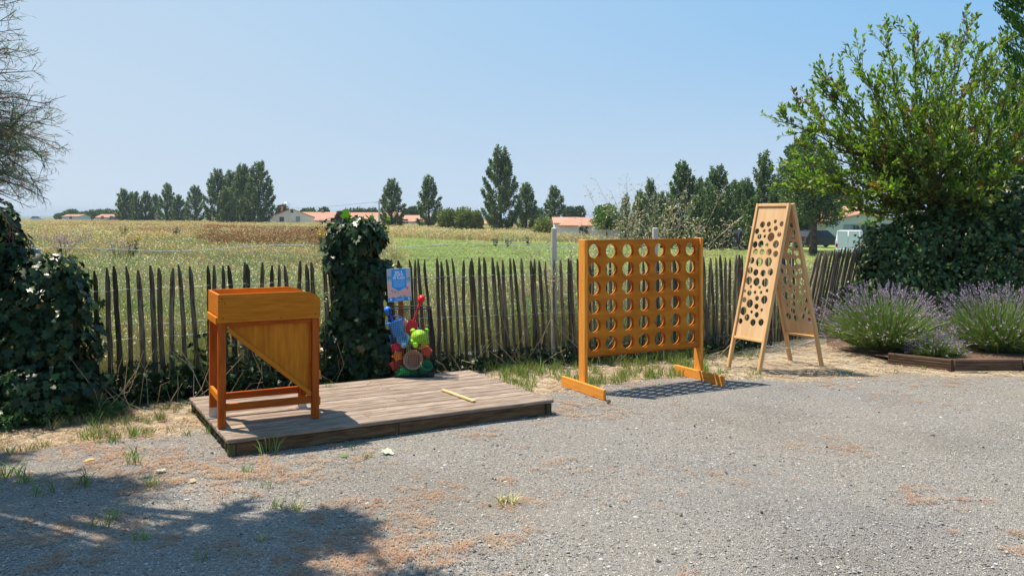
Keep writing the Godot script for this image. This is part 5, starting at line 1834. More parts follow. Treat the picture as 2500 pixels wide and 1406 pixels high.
func four_in_a_row():
	R.seed = 503
	var pl = gp(1424, 957)
	var pr = gp(1706, 926)
	var x = (pr - pl).normalized()
	var z = x.cross(Vector3.UP)
	var ln = (pr - pl).length()
	var cen = (pl + pr) / 2
	var t = thing("four_in_a_row_board", "giant wooden four-in-a-row board with forty-two round holes", "game board", cen, Basis(x, Vector3.UP, z))
	var H = EYE - (585.0 - HY) / F * -pl.z
	var pd = 0.105
	var pt = 0.030
	for s in [-1.0, 1.0]:
		var p = box_part(t, "post", Vector3(s * ln / 2, H / 2 + 0.003, 0), Vector3(pt, H - 0.004, pd), M.orange, 1, 0.003)
		var f = box_part(t, "foot", Vector3(s * (ln / 2) - (pt / 2 + 0.0135), 0.048, 0.04), Vector3(0.025, 0.09, 0.70), M.orange, 2, 0.003)
		var sc := MB.new()
		for q in [H - 0.05, H - 0.35, H - 0.65, 0.36]:
			sc.lathe(Transform3D(Basis(Vector3(0, 0, 1), PI / 2), Vector3(s * ln / 2 - pt / 2 - 0.0005, q, 0.01)), [Vector2(0.005, 0.0), Vector2(0.004, 0.001), Vector2(0.0, 0.001)], 8)
		stuff(part(p, "screws", sc, M.steel))
		var sf := MB.new()
		for q in [-0.03, 0.04]:
			sf.lathe(Transform3D(Basis(Vector3(0, 0, 1), PI / 2), Vector3(s * (ln / 2) - (pt / 2 + 0.0265), 0.05 + q, 0.03 + q * 0.5)), [Vector2(0.005, 0.0), Vector2(0.004, 0.001), Vector2(0.0, 0.001)], 8)
		stuff(part(f, "screws", sf, M.steel))
	var w = ln - pt - 0.002
	var pitch = w / 7.02
	var vp = 0.1632
	var h = vp * 6 + 0.034
	var yb = H - h - 0.004
	for s in [1.0, -1.0]:
		var m = part(t, "front_panel" if s > 0 else "back_panel", holed_panel(7, 6, pitch, vp, 0.0655, w, h, h - 0.018 - vp * 5.5, 0.010), M.panel)
		m.position = Vector3(0, yb, s * 0.021)
	# thin dividers between the columns, and the bar under them
	for i in 8:
		box_part(t, "divider", Vector3(clamp(-w / 2 + pitch * i, -w / 2 + 0.006, w / 2 - 0.006), yb + h / 2, 0), Vector3(0.010, h - 0.01, 0.031), M.edge, 1, 0.001)
	for s in [-1.0, 1.0]:
		box_part(t, "bottom_rail", Vector3(0, yb - 0.008, s * 0.021), Vector3(w - 0.004, 0.012, 0.011), M.redwood, 0, 0.002)
	# small cone lying by the foot
	var pc := MB.new()
	var p0 = gp(1486, 985)
	pc.lathe(bx(p0), [Vector2(0.0, 0.0), Vector2(0.018, 0.006), Vector2(0.022, 0.016), Vector2(0.012, 0.03), Vector2(0.0, 0.036)], 9)
	lone("cypress_cone", pc, M.bark, "small dark cypress cone lying against the board's foot", "cone")

# a flat board from y0 to y1 with round holes: cut into bands through every hole's middle, so that each hole is a notch
func sheet_with_holes(w: float, y0: float, y1: float, holes: Array, th_: float) -> MB:
	var b := MB.new()
	var ys = [y0, y1]
	var rings = []
	for h in holes:
		ys.append(h[0].y)
		var ring = PackedVector2Array()
		for k in 26:
			ring.append(h[0] + Vector2(cos(TAU * k / 26.0), sin(TAU * k / 26.0)) * h[1])
		rings.append(ring)
		for k in 26:
			var a = ring[k]
			var e = ring[(k + 1) % 26]
			var inw = h[0] - (a + e) / 2
			b.quad(Vector3(a.x, a.y, -th_ / 2), Vector3(e.x, e.y, -th_ / 2), Vector3(e.x, e.y, th_ / 2), Vector3(a.x, a.y, th_ / 2), Vector3(inw.x, inw.y, 0).normalized(), Color.WHITE, a, e, e, a)
	ys.sort()
	for i in ys.size() - 1:
		if ys[i + 1] - ys[i] < 1e-5: continue
		var polys = [PackedVector2Array([Vector2(-w / 2, ys[i]), Vector2(w / 2, ys[i]), Vector2(w / 2, ys[i + 1]), Vector2(-w / 2, ys[i + 1])])]
		for k in holes.size():
			if holes[k][0].y + holes[k][1] <= ys[i] or holes[k][0].y - holes[k][1] >= ys[i + 1]: continue
			var next = []
			for p in polys:
				next.append_array(Geometry2D.clip_polygons(p, rings[k]))
			polys = next
		for p in polys:
			var t = Geometry2D.triangulate_polygon(p)
			for s in [-1.0, 1.0]:
				for j in range(0, t.size(), 3):
					var q = [p[t[j]], p[t[j + 1]], p[t[j + 2]]]
					b.tri(Vector3(q[0].x, q[0].y, s * th_ / 2), Vector3(q[1].x, q[1].y, s * th_ / 2), Vector3(q[2].x, q[2].y, s * th_ / 2), Vector3(0, 0, s), Color.WHITE, q[0], q[1], q[2])
	return b
# ---------------------------------------------------------------- A-frame
func a_frame():
	R.seed = 504
	var f1 = gp(1773, 896)
	var f2 = gp(1856, 914)
	var b1 = gp(1931, 880)
	var b2 = gp(2012, 896)
	var wdir = ((f2 - f1) + (b2 - b1)).normalized()
	var across = wdir.cross(Vector3.UP)             # from front foot towards the back foot or the other way
	var mf = (f1 + f2) / 2
	var mb = (b1 + b2) / 2
	var cen = (mf + mb) / 2
	var wid = 0.45
	var half = abs((mb - mf).dot(across)) / 2
	if across.dot(mb - mf) < 0: across = -across
	var H = 1.665
	var t = thing("a_frame_board", "tall folding wooden A-frame board full of round holes", "game board", cen)
	var fz = [[428,235,24],[474,232,20],[522,212,15],[570,230,20],[386,283,21],[441,280,13],[481,276,15],[525,263,19],[406,323,20],[445,320,13],[490,325,33],[551,307,19],[369,380,25],[416,377,27],[460,384,15],[526,378,29],[377,434,23],[426,434,23],[477,435,25],[524,449,24],[350,497,24],[405,508,34],[471,507,34],[331,568,25],[379,584,25],[432,589,25],[487,581,26],[324,643,30],[384,652,31],[447,658,32],[343,688,12],[408,692,13],[297,719,12],[332,734,21],[373,729,13],[417,730,13],[461,717,14],[293,783,21],[335,811,31],[388,773,19],[441,783,31],[384,832,21],[282,864,31],[422,858,13],[348,872,13],[385,893,21],[315,913,25],[262,938,21],[358,949,26],[417,948,26]]
	var bz = [[636,240,20],[671,288,19],[649,328,20],[635,380,24],[687,384,24],[625,433,24],[673,438,24],[642,508,34],[700,503,25],[583,505,30],[567,571,20],[612,581,25],[664,583,25],[717,575,25],[596,642,30],[658,648,30],[724,651,28],[580,690,12],[630,684,12],[698,688,11],[620,711,12],[664,718,13],[707,732,20],[747,723,14],[597,752,30],[650,759,22],[750,783,21],[702,802,28],[651,809,21],[612,823,14],[685,852,13],[649,862,22],[755,862,28],[617,901,25],[720,898,23],[673,917,25],[777,935,20]]
	for side in 2:
		var s = -1.0 if side == 0 else 1.0
		var foot = across * s * half
		var head = Vector3(0, H, 0) + across * s * 0.022
		var up = (head - foot).normalized()
		var L = (head - foot).length()
		var nn = wdir.cross(up).normalized()
		var bs = Basis(wdir, up, nn)
		var leaf_ = Node3D.new()
		leaf_.name = "front_board" if side == 0 else "back_board"
		t.add_child(leaf_)
		leaf_.transform = Transform3D(bs, foot)
		var sw = 0.030
		var sd = 0.042
		for e in [-1.0, 1.0]:
			box_part(leaf_, "stile", Vector3(e * (wid / 2 - sw / 2), L / 2, 0), Vector3(sw, L, sd), M.pale, 1, 0.003)
		var yb = L * 0.185
		box_part(leaf_, "top_rail", Vector3(0, L - 0.016, 0), Vector3(wid - 2 * sw, 0.030, sd - 0.004), M.pale, 0, 0.003)
		box_part(leaf_, "bottom_rail", Vector3(0, yb, 0), Vector3(wid - 2 * sw, 0.026, sd - 0.004), M.pale, 0, 0.003)
		# panel with its holes cut out
		var pw = wid - 2 * sw - 0.001
		var p0 = yb + 0.013
		var p1 = L - 0.031
		var world = Transform3D(bs, cen + foot)
		var holes = []
		for q in (fz if side == 0 else bz):
			var p = on_plane(1720.0 + q[0] / 2.99, 470.0 + q[1] / 2.99, world.origin, nn)
			var lp = world.affine_inverse() * p
			var rad = q[2] / 2.99 / F * -p.z * 1.02
			var lim = max(pw / 2 - rad - 0.006, 0.0)
			if abs(lp.x) > lim + 0.05: continue
			holes.append([Vector2(clamp(lp.x, -lim, lim), lp.y), rad])
		part(leaf_, "holed_panel", sheet_with_holes(pw, p0, p1, holes, 0.010), M.pale_panel)
		if side == 0:
			# cords hanging over the front
			var pts = [[[1853, 508], [1856, 565], [1852, 635]], [[1855, 510], [1864, 580], [1870, 640]], [[1919, 510], [1896, 600], [1872, 690]], [[1921, 512], [1900, 585], [1873, 695]]]
			for c in pts:
				var k := MB.new()
				var w3 = []
				var rad = []
				for e in c:
					w3.append(world.affine_inverse() * on_plane(e[0], e[1], world.origin + nn * -0.024, nn))
					rad.append(0.0028)
				k.tube(w3, rad, 5)
				part(leaf_, "cord", k, M.string)
	var k := MB.new()
	k.tube([across * -half * 0.80 + Vector3(0, 0.27, 0) + wdir * 0.2, Vector3(0, 0.22, 0) + wdir * 0.2, across * half * 0.80 + Vector3(0, 0.28, 0) + wdir * 0.2], [0.003, 0.003, 0.003], 5)
	part(t, "stay_cord", k, M.string)
	for e in [-0.13, 0.13]:
		box_part(t, "hinge", Vector3(0, H + 0.001, 0) + wdir * e, Vector3(0.04, 0.006, 0.05), M.steel, 0, 0.001, Basis(wdir, Vector3.UP, wdir.cross(Vector3.UP)))

# ---------------------------------------------------------------- sign
func in_poly(p: Vector2, poly) -> bool:
	return Geometry2D.is_point_in_polygon(p, poly)
func poster() -> Image:
	var w = 210
	var h = 297
	var im := Image.create(w, h, false, Image.FORMAT_RGB8)
	var nz = yard_noise(3, 0.03, 4)
	var banner = PackedVector2Array([Vector2(38, 0), Vector2(172, 0), Vector2(172, 168), Vector2(105, 205), Vector2(38, 168)])
	for y in h:
		for x in w:
			var q = nz.get_noise_2d(x, y)
			var c = Color(0.86, 0.80, 0.80)
			var wave = y + q * 22.0 - (x - 105) * 0.12
			if wave < 70: c = Color(0.66, 0.70, 0.76)
			elif wave < 100: c = Color(0.42, 0.60, 0.66)
			elif wave < 140: c = Color(0.55, 0.66, 0.72).lerp(Color(0.85, 0.8, 0.8), clamp((wave - 100) / 40.0, 0, 1))
			else: c = Color(0.87, 0.74, 0.72).lerp(Color(0.90, 0.66, 0.58), clamp(0.5 + q, 0.0, 1.0))
			if in_poly(Vector2(x, y), banner): c = Color(0.16, 0.60, 0.88)
			# lines of small print
			if y > 116 and y < 172 and (y - 116) % 8 < 3 and abs(x - 105) < 50 - max(0, y - 156) and fposmod(x * 7.3 + floor((y - 116) / 8.0) * 31.0, 11.0) > 2.0: c = Color(0.62, 0.82, 0.95)
			if y > 106 and y < 109 and abs(x - 105) < 54: c = Color(0.95, 0.97, 1.0)
			# striped parasol
			var pv = Vector2(x - 62, y - 192)
			if pv.length() < 34 and pv.y > -abs(pv.x) * 0.5 and pv.y > 2:
				c = Color(0.28, 0.16, 0.18) if int(floor(pv.angle() / 0.28)) % 2 == 0 else Color(0.95, 0.92, 0.90)
			if Vector2(x - 176, y - 180).length() < 13: c = Color(0.88, 0.45, 0.55)
			# band with a row of houses and castles along the foot
			if y > 262 + 5.0 * sin(x * 0.11) : c = Color(0.20, 0.58, 0.86)
			if abs(x - 116) < 8 and y > 246 and y < 264: c = Color(0.30, 0.62, 0.85)
			if abs(x - 146) < 7 and abs(y - 250 + (x - 146) * 0.6) < 4: c = Color(0.75, 0.2, 0.3)
			if abs(x - 105) < 38 and y > 274 and y < 290: c = Color(0.45, 0.74, 0.93)
			if Vector2(x - 22, y - 280).length() < 9: c = Color(0.90, 0.94, 0.97)
			if abs(Vector2(x - 190, y - 280).length() - 8) < 2.5: c = Color(0.90, 0.94, 0.97)
			im.set_pixel(x, y, c)
	im.generate_mipmaps()
	return im
func toy_sign():
	var d = 7.95
	var tl = at(946, 656, d)
	var br = at(1002, 735, d)
	var c = (tl + br) / 2
	var gx = Vector3(0.985, 0, -0.17).normalized()
	var roll = Basis(Vector3(0, 0, 1), 0.05)
	var t = thing("toy_sign", "blue and pink beach toy poster on a short brown post", "sign", Vector3(c.x + 0.01, 0, c.z - 0.02))
	var bs = Basis(gx, Vector3.UP, gx.cross(Vector3.UP)) * roll
	box_part(t, "post", Vector3(0.005, c.y / 2 + 0.05, -0.012), Vector3(0.045, c.y + 0.14, 0.02), M.redwood, 1, 0.003, Basis(Vector3(0, 0, 1), 0.012))
	var o = Vector3(-0.01, c.y, 0.02)
	box_part(t, "backing", o, Vector3(0.216, 0.303, 0.004), std(Color(0.70, 0.72, 0.74), 0.35), 0, 0.001, bs)
	var face := MB.new()
	var hw = 0.105
	var hh = 0.1485
	var fx = Transform3D(bs, o)
	face.quad(fx * Vector3(-hw, -hh, 0.0035), fx * Vector3(hw, -hh, 0.0035), fx * Vector3(hw, hh, 0.0035), fx * Vector3(-hw, hh, 0.0035), bs.z, Color.WHITE, Vector2(0, 1), Vector2(1, 1), Vector2(1, 0), Vector2(0, 0))
	var pm = std(Color.WHITE, 0.25)
	pm.albedo_texture = ImageTexture.create_from_image(poster())
	var fc = part(t, "poster", face, pm)
	var font := SystemFont.new()
	font.font_names = PackedStringArray(["Droid Sans"])
	font.font_weight = 700
	var lines = [["BAC À", 0.118], ["JOUETS", 0.092], ["DE PLAGE", 0.064]]
	for q in lines:
		var tm := TextMesh.new()
		tm.text = q[0]
		tm.font = font
		tm.font_size = 32
		tm.pixel_size = 0.029 / 32.0
		tm.depth = 0.0008
		var m = part(fc, "lettering", tm, std(Color(0.88, 0.90, 0.92), 0.5))
		m.transform = Transform3D(bs.scaled_local(Vector3(0.84, 1.05, 1.0)), fx * Vector3(0, q[1], 0.0045))

# ---------------------------------------------------------------- toys in their net
func plastic(c: Color) -> StandardMaterial3D:
	return std(c, 0.32)
func spade(label, a: Vector3, b: Vector3, col: Color, face: Vector3):
	# blade at a, grip at b
	var t = thing("toy_spade", label, "toy", a)
	var ax = (b - a).normalized()
	var ln = (b - a).length()
	var sd = ax.cross(face).normalized()
	var bs = Basis(sd, ax, sd.cross(ax))
	var m = plastic(col)
	var h := MB.new()
	h.tube([Vector3.ZERO + ax * 0.10, ax * (ln - 0.05)], [0.012, 0.010], 8)
	part(t, "handle", h, m)
	var g := MB.new()
	g.lathe(Transform3D(Basis(sd * 1.0, ax * 1.0, sd.cross(ax) * 0.5), ax * (ln - 0.035)), [Vector2(0.0, -0.045), Vector2(0.018, -0.035), Vector2(0.030, -0.010), Vector2(0.032, 0.015), Vector2(0.022, 0.034), Vector2(0.0, 0.042)], 14)
	part(t, "grip", g, m)
	var bl := MB.new()
	bl.prism(Transform3D(bs, Vector3.ZERO), PackedVector2Array([Vector2(-0.045, 0.11), Vector2(-0.05, 0.03), Vector2(-0.03, -0.02), Vector2(0, -0.035), Vector2(0.03, -0.02), Vector2(0.05, 0.03), Vector2(0.045, 0.11)]), 0.008)
	part(t, "blade", bl, m)
	return t
func toy_bag():
	R.seed = 505
	var c = gp(1008, 922, DECK_H)
	var w = 0.345
	var h = 0.60
	var dp = 0.24
	var lean = 0.07
	var t = thing("mesh_toy_bag", "black square-mesh bag full of beach toys on the deck edge", "bag", c + Vector3(0, 0.001, -0.12))
	# the net hangs between an upper and a lower frame; a point on it from (u round the rim, v height)
	var place = func(x, y, z):
		return Vector3(x - lean * y * (0.5 if x > 0 else 0.75) + 0.012 * sin(y * 9.0 + z * 5.0), y, z * (1.0 - 0.15 * y) - 0.02 * y)
	var net := MB.new()
	var step = 0.0158
	var walls = [[Vector2(-w / 2, dp / 2), Vector2(w / 2, dp / 2)], [Vector2(w / 2, dp / 2), Vector2(w / 2, -dp / 2)], [Vector2(w / 2, -dp / 2), Vector2(-w / 2, -dp / 2)], [Vector2(-w / 2, -dp / 2), Vector2(-w / 2, dp / 2)]]
	for wl in walls:
		var n = int((wl[1] - wl[0]).length() / step)
		for i in n + 1:
			var p = wl[0].lerp(wl[1], float(i) / n)
			var pts = []
			var rad = []
			for k in 9:
				pts.append(place.call(p.x, h * k / 8.0, p.y)); rad.append(0.0014)
			net.tube(pts, rad, 3, Color.WHITE, false)
		for j in int(h / step):
			var pts = []
			var rad = []
			for k in 5:
				var p = wl[0].lerp(wl[1], k / 4.0)
				pts.append(place.call(p.x, j * step + 0.01, p.y)); rad.append(0.0014)
			net.tube(pts, rad, 3, Color.WHITE, false)
	stuff(part(t, "net", net, M.black))
	for y in [0.008, h]:
		var rim := MB.new()
		var pts = []
		var rad = []
		for q in [Vector2(-w / 2, dp / 2), Vector2(w / 2, dp / 2), Vector2(w / 2, -dp / 2), Vector2(-w / 2, -dp / 2), Vector2(-w / 2, dp / 2)]:
			pts.append(place.call(q.x, y, q.y)); rad.append(0.006)
		rim.tube(pts, rad, 6)
		part(t, "rim" if y > 0.1 else "base_rim", rim, M.black)
	var base := MB.new()
	base.box(bx(Vector3(0, 0.004, 0)), Vector3(w - 0.01, 0.006, dp - 0.01), 0.002)
	part(t, "base", base, M.black)
	var o = t.position
	# where a toy shows at a pixel, at a depth inside the bag
	var spot = func(px, py, z): return at(px, py, -(o.z + z))
	spade("red toy spade sticking up out of the mesh bag", spot.call(1000, 812, 0.0), spot.call(1031, 722, 0.0), Color(0.72, 0.02, 0.03), Vector3(0, 0, 1))
	spade("blue toy spade leaning out over the rim of the mesh bag", spot.call(975, 822, 0.03), spot.call(943, 750, 0.02), Color(0.03, 0.16, 0.68), Vector3(0, 0, 1))
	# bucket
	var bk = thing("toy_bucket", "mid blue toy bucket lying tipped near the top of the bag", "toy", spot.call(968, 800, 0.02), Basis(Vector3(0, 0, 1), 0.3))
	var m := MB.new()
	m.lathe(bx(Vector3(0, -0.075, 0)), [Vector2(0.0, 0.0), Vector2(0.05, 0.0), Vector2(0.07, 0.13), Vector2(0.077, 0.13), Vector2(0.077, 0.14), Vector2(0.066, 0.14), Vector2(0.046, 0.008), Vector2(0.0, 0.008)], 22)
	part(bk, "body", m, plastic(Color(0.07, 0.30, 0.76)))
	var hd := MB.new()
	var pts = []
	var rad = []
	for i in 11:
		var an = PI * i / 10.0
		pts.append(Vector3(cos(an) * 0.075, 0.06 + sin(an) * 0.05, 0.02)); rad.append(0.004)
	hd.tube(pts, rad, 5)
	part(bk, "handle", hd, plastic(Color(0.05, 0.2, 0.55)))
	# watering can, spout towards the viewer
	var wc = thing("watering_can", "pale blue toy watering can in the middle of the bag", "toy", spot.call(984, 828, 0.03))
	m = MB.new()
	m.lathe(Transform3D(Basis(Vector3.RIGHT, 1.2), Vector3.ZERO), [Vector2(0.0, -0.06), Vector2(0.055, -0.06), Vector2(0.06, 0.02), Vector2(0.045, 0.05), Vector2(0.04, 0.03), Vector2(0.0, 0.0)], 20)
	part(wc, "body", m, plastic(Color(0.24, 0.52, 0.72)))
	m = MB.new()
	m.tube([Vector3(0.0, -0.02, 0.04), Vector3(0.02, -0.05, 0.07)], [0.022, 0.03], 12)
	part(wc, "spout", m, plastic(Color(0.28, 0.58, 0.76)))
	# turtle mould
	var tu = thing("turtle_mould", "lime green turtle sand mould beside the watering can", "toy", spot.call(1024, 822, 0.04), Basis(Vector3.RIGHT, 1.1))
	m = MB.new()
	m.lathe(Transform3D(Basis.IDENTITY.scaled(Vector3(1.15, 0.8, 0.95)), Vector3.ZERO), [Vector2(0.068, 0.0), Vector2(0.066, 0.02), Vector2(0.05, 0.045), Vector2(0.025, 0.06), Vector2(0.0, 0.064)], 20)
	part(tu, "shell", m, plastic(Color(0.36, 0.70, 0.04)))
	for q in [[0.06, 0.05], [-0.06, 0.05], [0.06, -0.05], [-0.06, -0.05]]:
		m = MB.new()
		m.lathe(Transform3D(Basis.IDENTITY.scaled(Vector3(1, 0.5, 1)), Vector3(q[0], 0.01, q[1])), [Vector2(0.0, -0.02), Vector2(0.022, -0.01), Vector2(0.024, 0.01), Vector2(0.0, 0.03)], 10)
		part(tu, "flipper", m, plastic(Color(0.36, 0.70, 0.04)))
	m = MB.new()
	m.lathe(Transform3D(Basis.IDENTITY, Vector3(-0.03, 0.02, 0.085)), [Vector2(0.0, -0.026), Vector2(0.022, -0.014), Vector2(0.026, 0.0), Vector2(0.02, 0.016), Vector2(0.0, 0.026)], 12)
	part(tu, "head", m, plastic(Color(0.36, 0.70, 0.04)))
	# sand sieve
	var sv = thing("sand_sieve", "round pale brown sand sieve facing out of the bag", "toy", spot.call(1009, 879, 0.05), Basis(Vector3.RIGHT, 1.35))
	m = MB.new()
	m.lathe(bx(Vector3.ZERO), [Vector2(0.0, -0.03), Vector2(0.062, -0.03), Vector2(0.078, 0.02), Vector2(0.088, 0.022), Vector2(0.088, 0.03), Vector2(0.072, 0.03), Vector2(0.058, -0.022), Vector2(0.0, -0.022)], 28)
	part(sv, "dish", m, plastic(Color(0.58, 0.34, 0.21)))
	for k in 5:
		m = MB.new()
		m.box(bx(Vector3(lerp(-0.04, 0.04, k / 4.0), -0.016, 0)), Vector3(0.006, 0.008, 0.10), 0.001)
		part(sv, "bar", m, plastic(Color(0.38, 0.19, 0.10)))
	# star, fish and shell moulds
	var star = func(label, px, py, z, col, r, turn):
		var st = thing("star_mould", label, "toy", spot.call(px, py, z), Basis(Vector3(0, 0, 1), turn))
		var poly = PackedVector2Array()
		for i in 10:
			var a = TAU * i / 10.0
			var rr_ = r if i % 2 == 0 else r * 0.72
			poly.append(Vector2(cos(a), sin(a)) * rr_)
		var mm := MB.new()
		mm.prism(Transform3D.IDENTITY, poly, 0.05)
		part(st, "body", mm, plastic(col))
		mm = MB.new()
		var inner = PackedVector2Array()
		for p in poly: inner.append(p * 0.7)
		mm.prism(bx(Vector3(0, 0, 0.02)), inner, 0.03)
		part(st, "raised_middle", mm, plastic(col))
	star.call("red star sand mould at the side of the bag under the rim", 967, 848, 0.03, Color(0.75, 0.04, 0.10), 0.05, 0.2)
	star.call("orange star sand mould beneath the red star", 970, 868, 0.05, Color(0.78, 0.25, 0.04), 0.05, 0.7)
	star.call("bright orange-red star mould against the far side of the net", 1042, 858, 0.03, Color(0.70, 0.09, 0.02), 0.05, 0.1)
	star.call("dark red star mould low down beside the sieve", 966, 890, 0.04, Color(0.35, 0.02, 0.02), 0.055, 0.5)
	star.call("navy star mould behind the bucket", 962, 824, -0.02, Color(0.03, 0.10, 0.35), 0.05, 0.3)
	star.call("pale cream star mould behind the red spade", 988, 792, -0.05, Color(0.60, 0.48, 0.36), 0.05, 0.3)
	star.call("small blue star mould behind the red spade handle", 1013, 803, -0.04, Color(0.04, 0.18, 0.45), 0.035, 0.0)
	var cone = func(label, px, py, z, col, r, tilt):
		var st = thing("castle_mould", label, "toy", spot.call(px, py, z), Basis(Vector3(0, 0, 1), tilt) * Basis(Vector3.RIGHT, 0.5))
		var mm := MB.new()
		mm.lathe(bx(Vector3.ZERO), [Vector2(0.0, -r), Vector2(r * 0.75, -r), Vector2(r, r * 0.8), Vector2(r * 1.06, r * 0.8), Vector2(r * 1.06, r), Vector2(r * 0.9, r), Vector2(r * 0.66, -r * 0.9), Vector2(0.0, -r * 0.9)], 18)
		part(st, "body", mm, plastic(col))
		for k in 6:
			mm = MB.new()
			mm.box(Transform3D(Basis(Vector3.UP, k * TAU / 6), Vector3(cos(k * TAU / 6), 0, -sin(k * TAU / 6)) * r * 0.98 + Vector3(0, r * 1.1, 0)), Vector3(r * 0.14, r * 0.24, r * 0.4), 0.002)
			part(st, "battlement", mm, plastic(col))
	cone.call("yellow castle mould under the turtle mould", 1032, 846, 0.02, Color(0.66, 0.42, 0.08), 0.038, 0.9)
	cone.call("bright green castle mould at the bottom of the bag", 985, 908, 0.05, Color(0.06, 0.52, 0.16), 0.048, 1.2)
	cone.call("dark green castle mould at the bottom corner of the bag", 1036, 902, 0.03, Color(0.03, 0.34, 0.14), 0.055, -0.5)
	cone.call("deep green castle mould lying under the sieve", 1010, 912, 0.0, Color(0.03, 0.40, 0.12), 0.042, 0.4)

# ---------------------------------------------------------------- on the ground
func yard_litter():
	R.seed = 606
	# loose chippings on the tarmac
	var chips = []
	for k in 3:
		var b := MB.new()
		var pts = []
		for i in 6: pts.append(Vector3(cos(i * TAU / 6) * rr(0.7, 1.1), 0.0, sin(i * TAU / 6) * rr(0.7, 1.1)))
		var top = Vector3(rr(-0.3, 0.3), rr(0.6, 1.0), rr(-0.3, 0.3))
		for i in 6:
			var nn = (pts[(i + 1) % 6] - pts[i]).cross(top - pts[i]).normalized()
			if nn.y < 0: nn = -nn
			b.tri(pts[i], pts[(i + 1) % 6], top, nn)
		chips.append(b.mesh())
	var xs = [[], [], []]
	var cs = [[], [], []]
	for i in 52000:
		var d = exp(rr(log(3.2), log(8.0)))
		var x = rr(-0.64, 0.64) * d
		if d > edge_d(x) - 0.05: continue
		var k = i % 3
		var s = rr(0.0022, 0.0055) * (rr(1.5, 2.4) if R.randf() < 0.05 else 1.0)
		xs[k].append(Transform3D(Basis(Vector3.UP, R.randf() * TAU).scaled(Vector3(s * 1.3, s * 0.8, s)), Vector3(x, 0.003 + rr(0.0, 0.008), -d)))
		var g = rr(0.13, 0.33)
		if R.randf() < 0.05: g = rr(0.45, 0.6)
		if R.randf() < 0.06: g = 0.04
		cs[k].append(Color(g * 1.04, g, g * 0.95))
	for k in 3:
		stuff(scatter(self, numbered("loose_chippings"), chips[k], M.chip, xs[k], cs[k]), ["grey stone chippings loose on the tarmac", "pale and dark stone chippings loose on the tarmac", "angular stone chippings loose on the tarmac"][k], "gravel")
	# fallen needles: drifts of thin orange-brown pieces
	var nb := MB.new()
	for i in 14:
		var p = Vector3(rr(-1, 1), 0, rr(-1, 1)) * 0.5
		var a = R.randf() * TAU
		var q = p + Vector3(cos(a), rr(-0.02, 0.12), sin(a)) * rr(0.4, 0.9)
		var g = rr(0.6, 1.3)
		nb.blade(p + Vector3(0, 0.02, 0), Vector3(-sin(a), 0, cos(a)), q + Vector3(0, 0.02, 0), 0.034, Vector3(0, rr(0.0, 0.1), 0), Color(g, g * rr(0.85, 1.1), g * 0.9))
	var nx = []
	var nc = []
	var drift = yard_noise(909, 0.55, 4)
	var fine = yard_noise(911, 3.0, 3)
	# known drifts: px, py, radius in m, density
	var spots = [[1420, 1000, 0.45, 500], [1300, 1010, 0.35, 260], [1480, 940, 0.4, 300], [1240, 1235, 0.16, 120], [1380, 1140, 0.18, 140], [1180, 1325, 0.22, 130], [960, 1380, 0.4, 200], [880, 1350, 0.35, 160], [760, 1010, 0.1, 30], [640, 1180, 0.30, 300], [700, 1150, 0.3, 260], [440, 1180, 0.35, 350], [560, 1160, 0.2, 150], [300, 1130, 0.5, 600], [200, 1280, 0.4, 420], [430, 1320, 0.08, 60], [600, 1340, 0.14, 90], [2200, 975, 0.5, 220], [2030, 940, 0.3, 140], [2290, 940, 0.4, 200], [740, 1110, 0.35, 260], [900, 1130, 0.2, 60], [1760, 1155, 0.25, 120], [1950, 1100, 0.2, 50], [1600, 1200, 0.3, 70], [60, 1120, 0.6, 700], [120, 1320, 0.3, 260], [350, 1010, 0.5, 500], [200, 1060, 0.5, 500]]
	for q in spots:
		var c = gp(q[0], q[1])
		for i in int(q[3] * 0.5):
			var a = R.randf() * TAU
			var r = q[2] * sqrt(-log(max(R.randf(), 0.02))) * 0.75
			var x = c.x + cos(a) * r * 1.25
			var d = -c.z + sin(a) * r
			if fine.get_noise_2d(x, d) < -0.12: continue
			nx.append(Transform3D(Basis(Vector3.UP, R.randf() * TAU).scaled(Vector3.ONE * rr(0.03, 0.07)), Vector3(x, 0.009, -d)))
			nc.append(Color(0.36, 0.20, 0.13).lerp(Color(0.48, 0.36, 0.25), R.randf()))
	for i in 13000:
		var d = exp(rr(log(3.2), log(9.2)))
		var x = rr(-0.64, 0.64) * d
		var e = edge_d(x)
		var on_tar = d < e
		var v = drift.get_noise_2d(x * 1.3, d * 1.3) + 0.5 * fine.get_noise_2d(x, d)
		if on_tar and v < 0.34 + 0.20 * smoothstep(-1.0, 1.5, x) and (d < e - 0.35 or R.randf() < 0.5): continue
		if not on_tar and d > fence_d(x) + 0.2: continue
		nx.append(Transform3D(Basis(Vector3.UP, R.randf() * TAU).scaled(Vector3.ONE * rr(0.03, 0.08)), Vector3(x, 0.008 if on_tar else 0.0, -d)))
		nc.append(Color(0.37, 0.21, 0.14).lerp(Color(0.56, 0.45, 0.31), (0.3 if on_tar else 0.75) * R.randf() + (0.0 if on_tar else 0.2)))
	stuff(scatter(self, "needle_litter", nb, M.chip, nx, nc), "rusty fallen needles in thin drifts over the tarmac", "litter")
	# dry straw on the verge
	var sx = []
	var sc_ = []
	for i in 17000:
		var d = rr(4.6, 10.5)
		var x = rr(-0.64, 0.66) * d
		var e = edge_d(x)
		if d < e - 0.12 or d > fence_d(x) + 0.1: continue
		if fine.get_noise_2d(x * 0.7, d * 0.7) < -0.18: continue
		var s = rr(0.05, 0.14)
		sx.append(Transform3D(Basis(Vector3.UP, R.randf() * TAU).scaled(Vector3(s, s * 0.5, s)), Vector3(x, 0.0, -d)))
		sc_.append(Color(0.62, 0.52, 0.36).lerp(Color(0.30, 0.20, 0.12), pow(R.randf(), 2.0)))
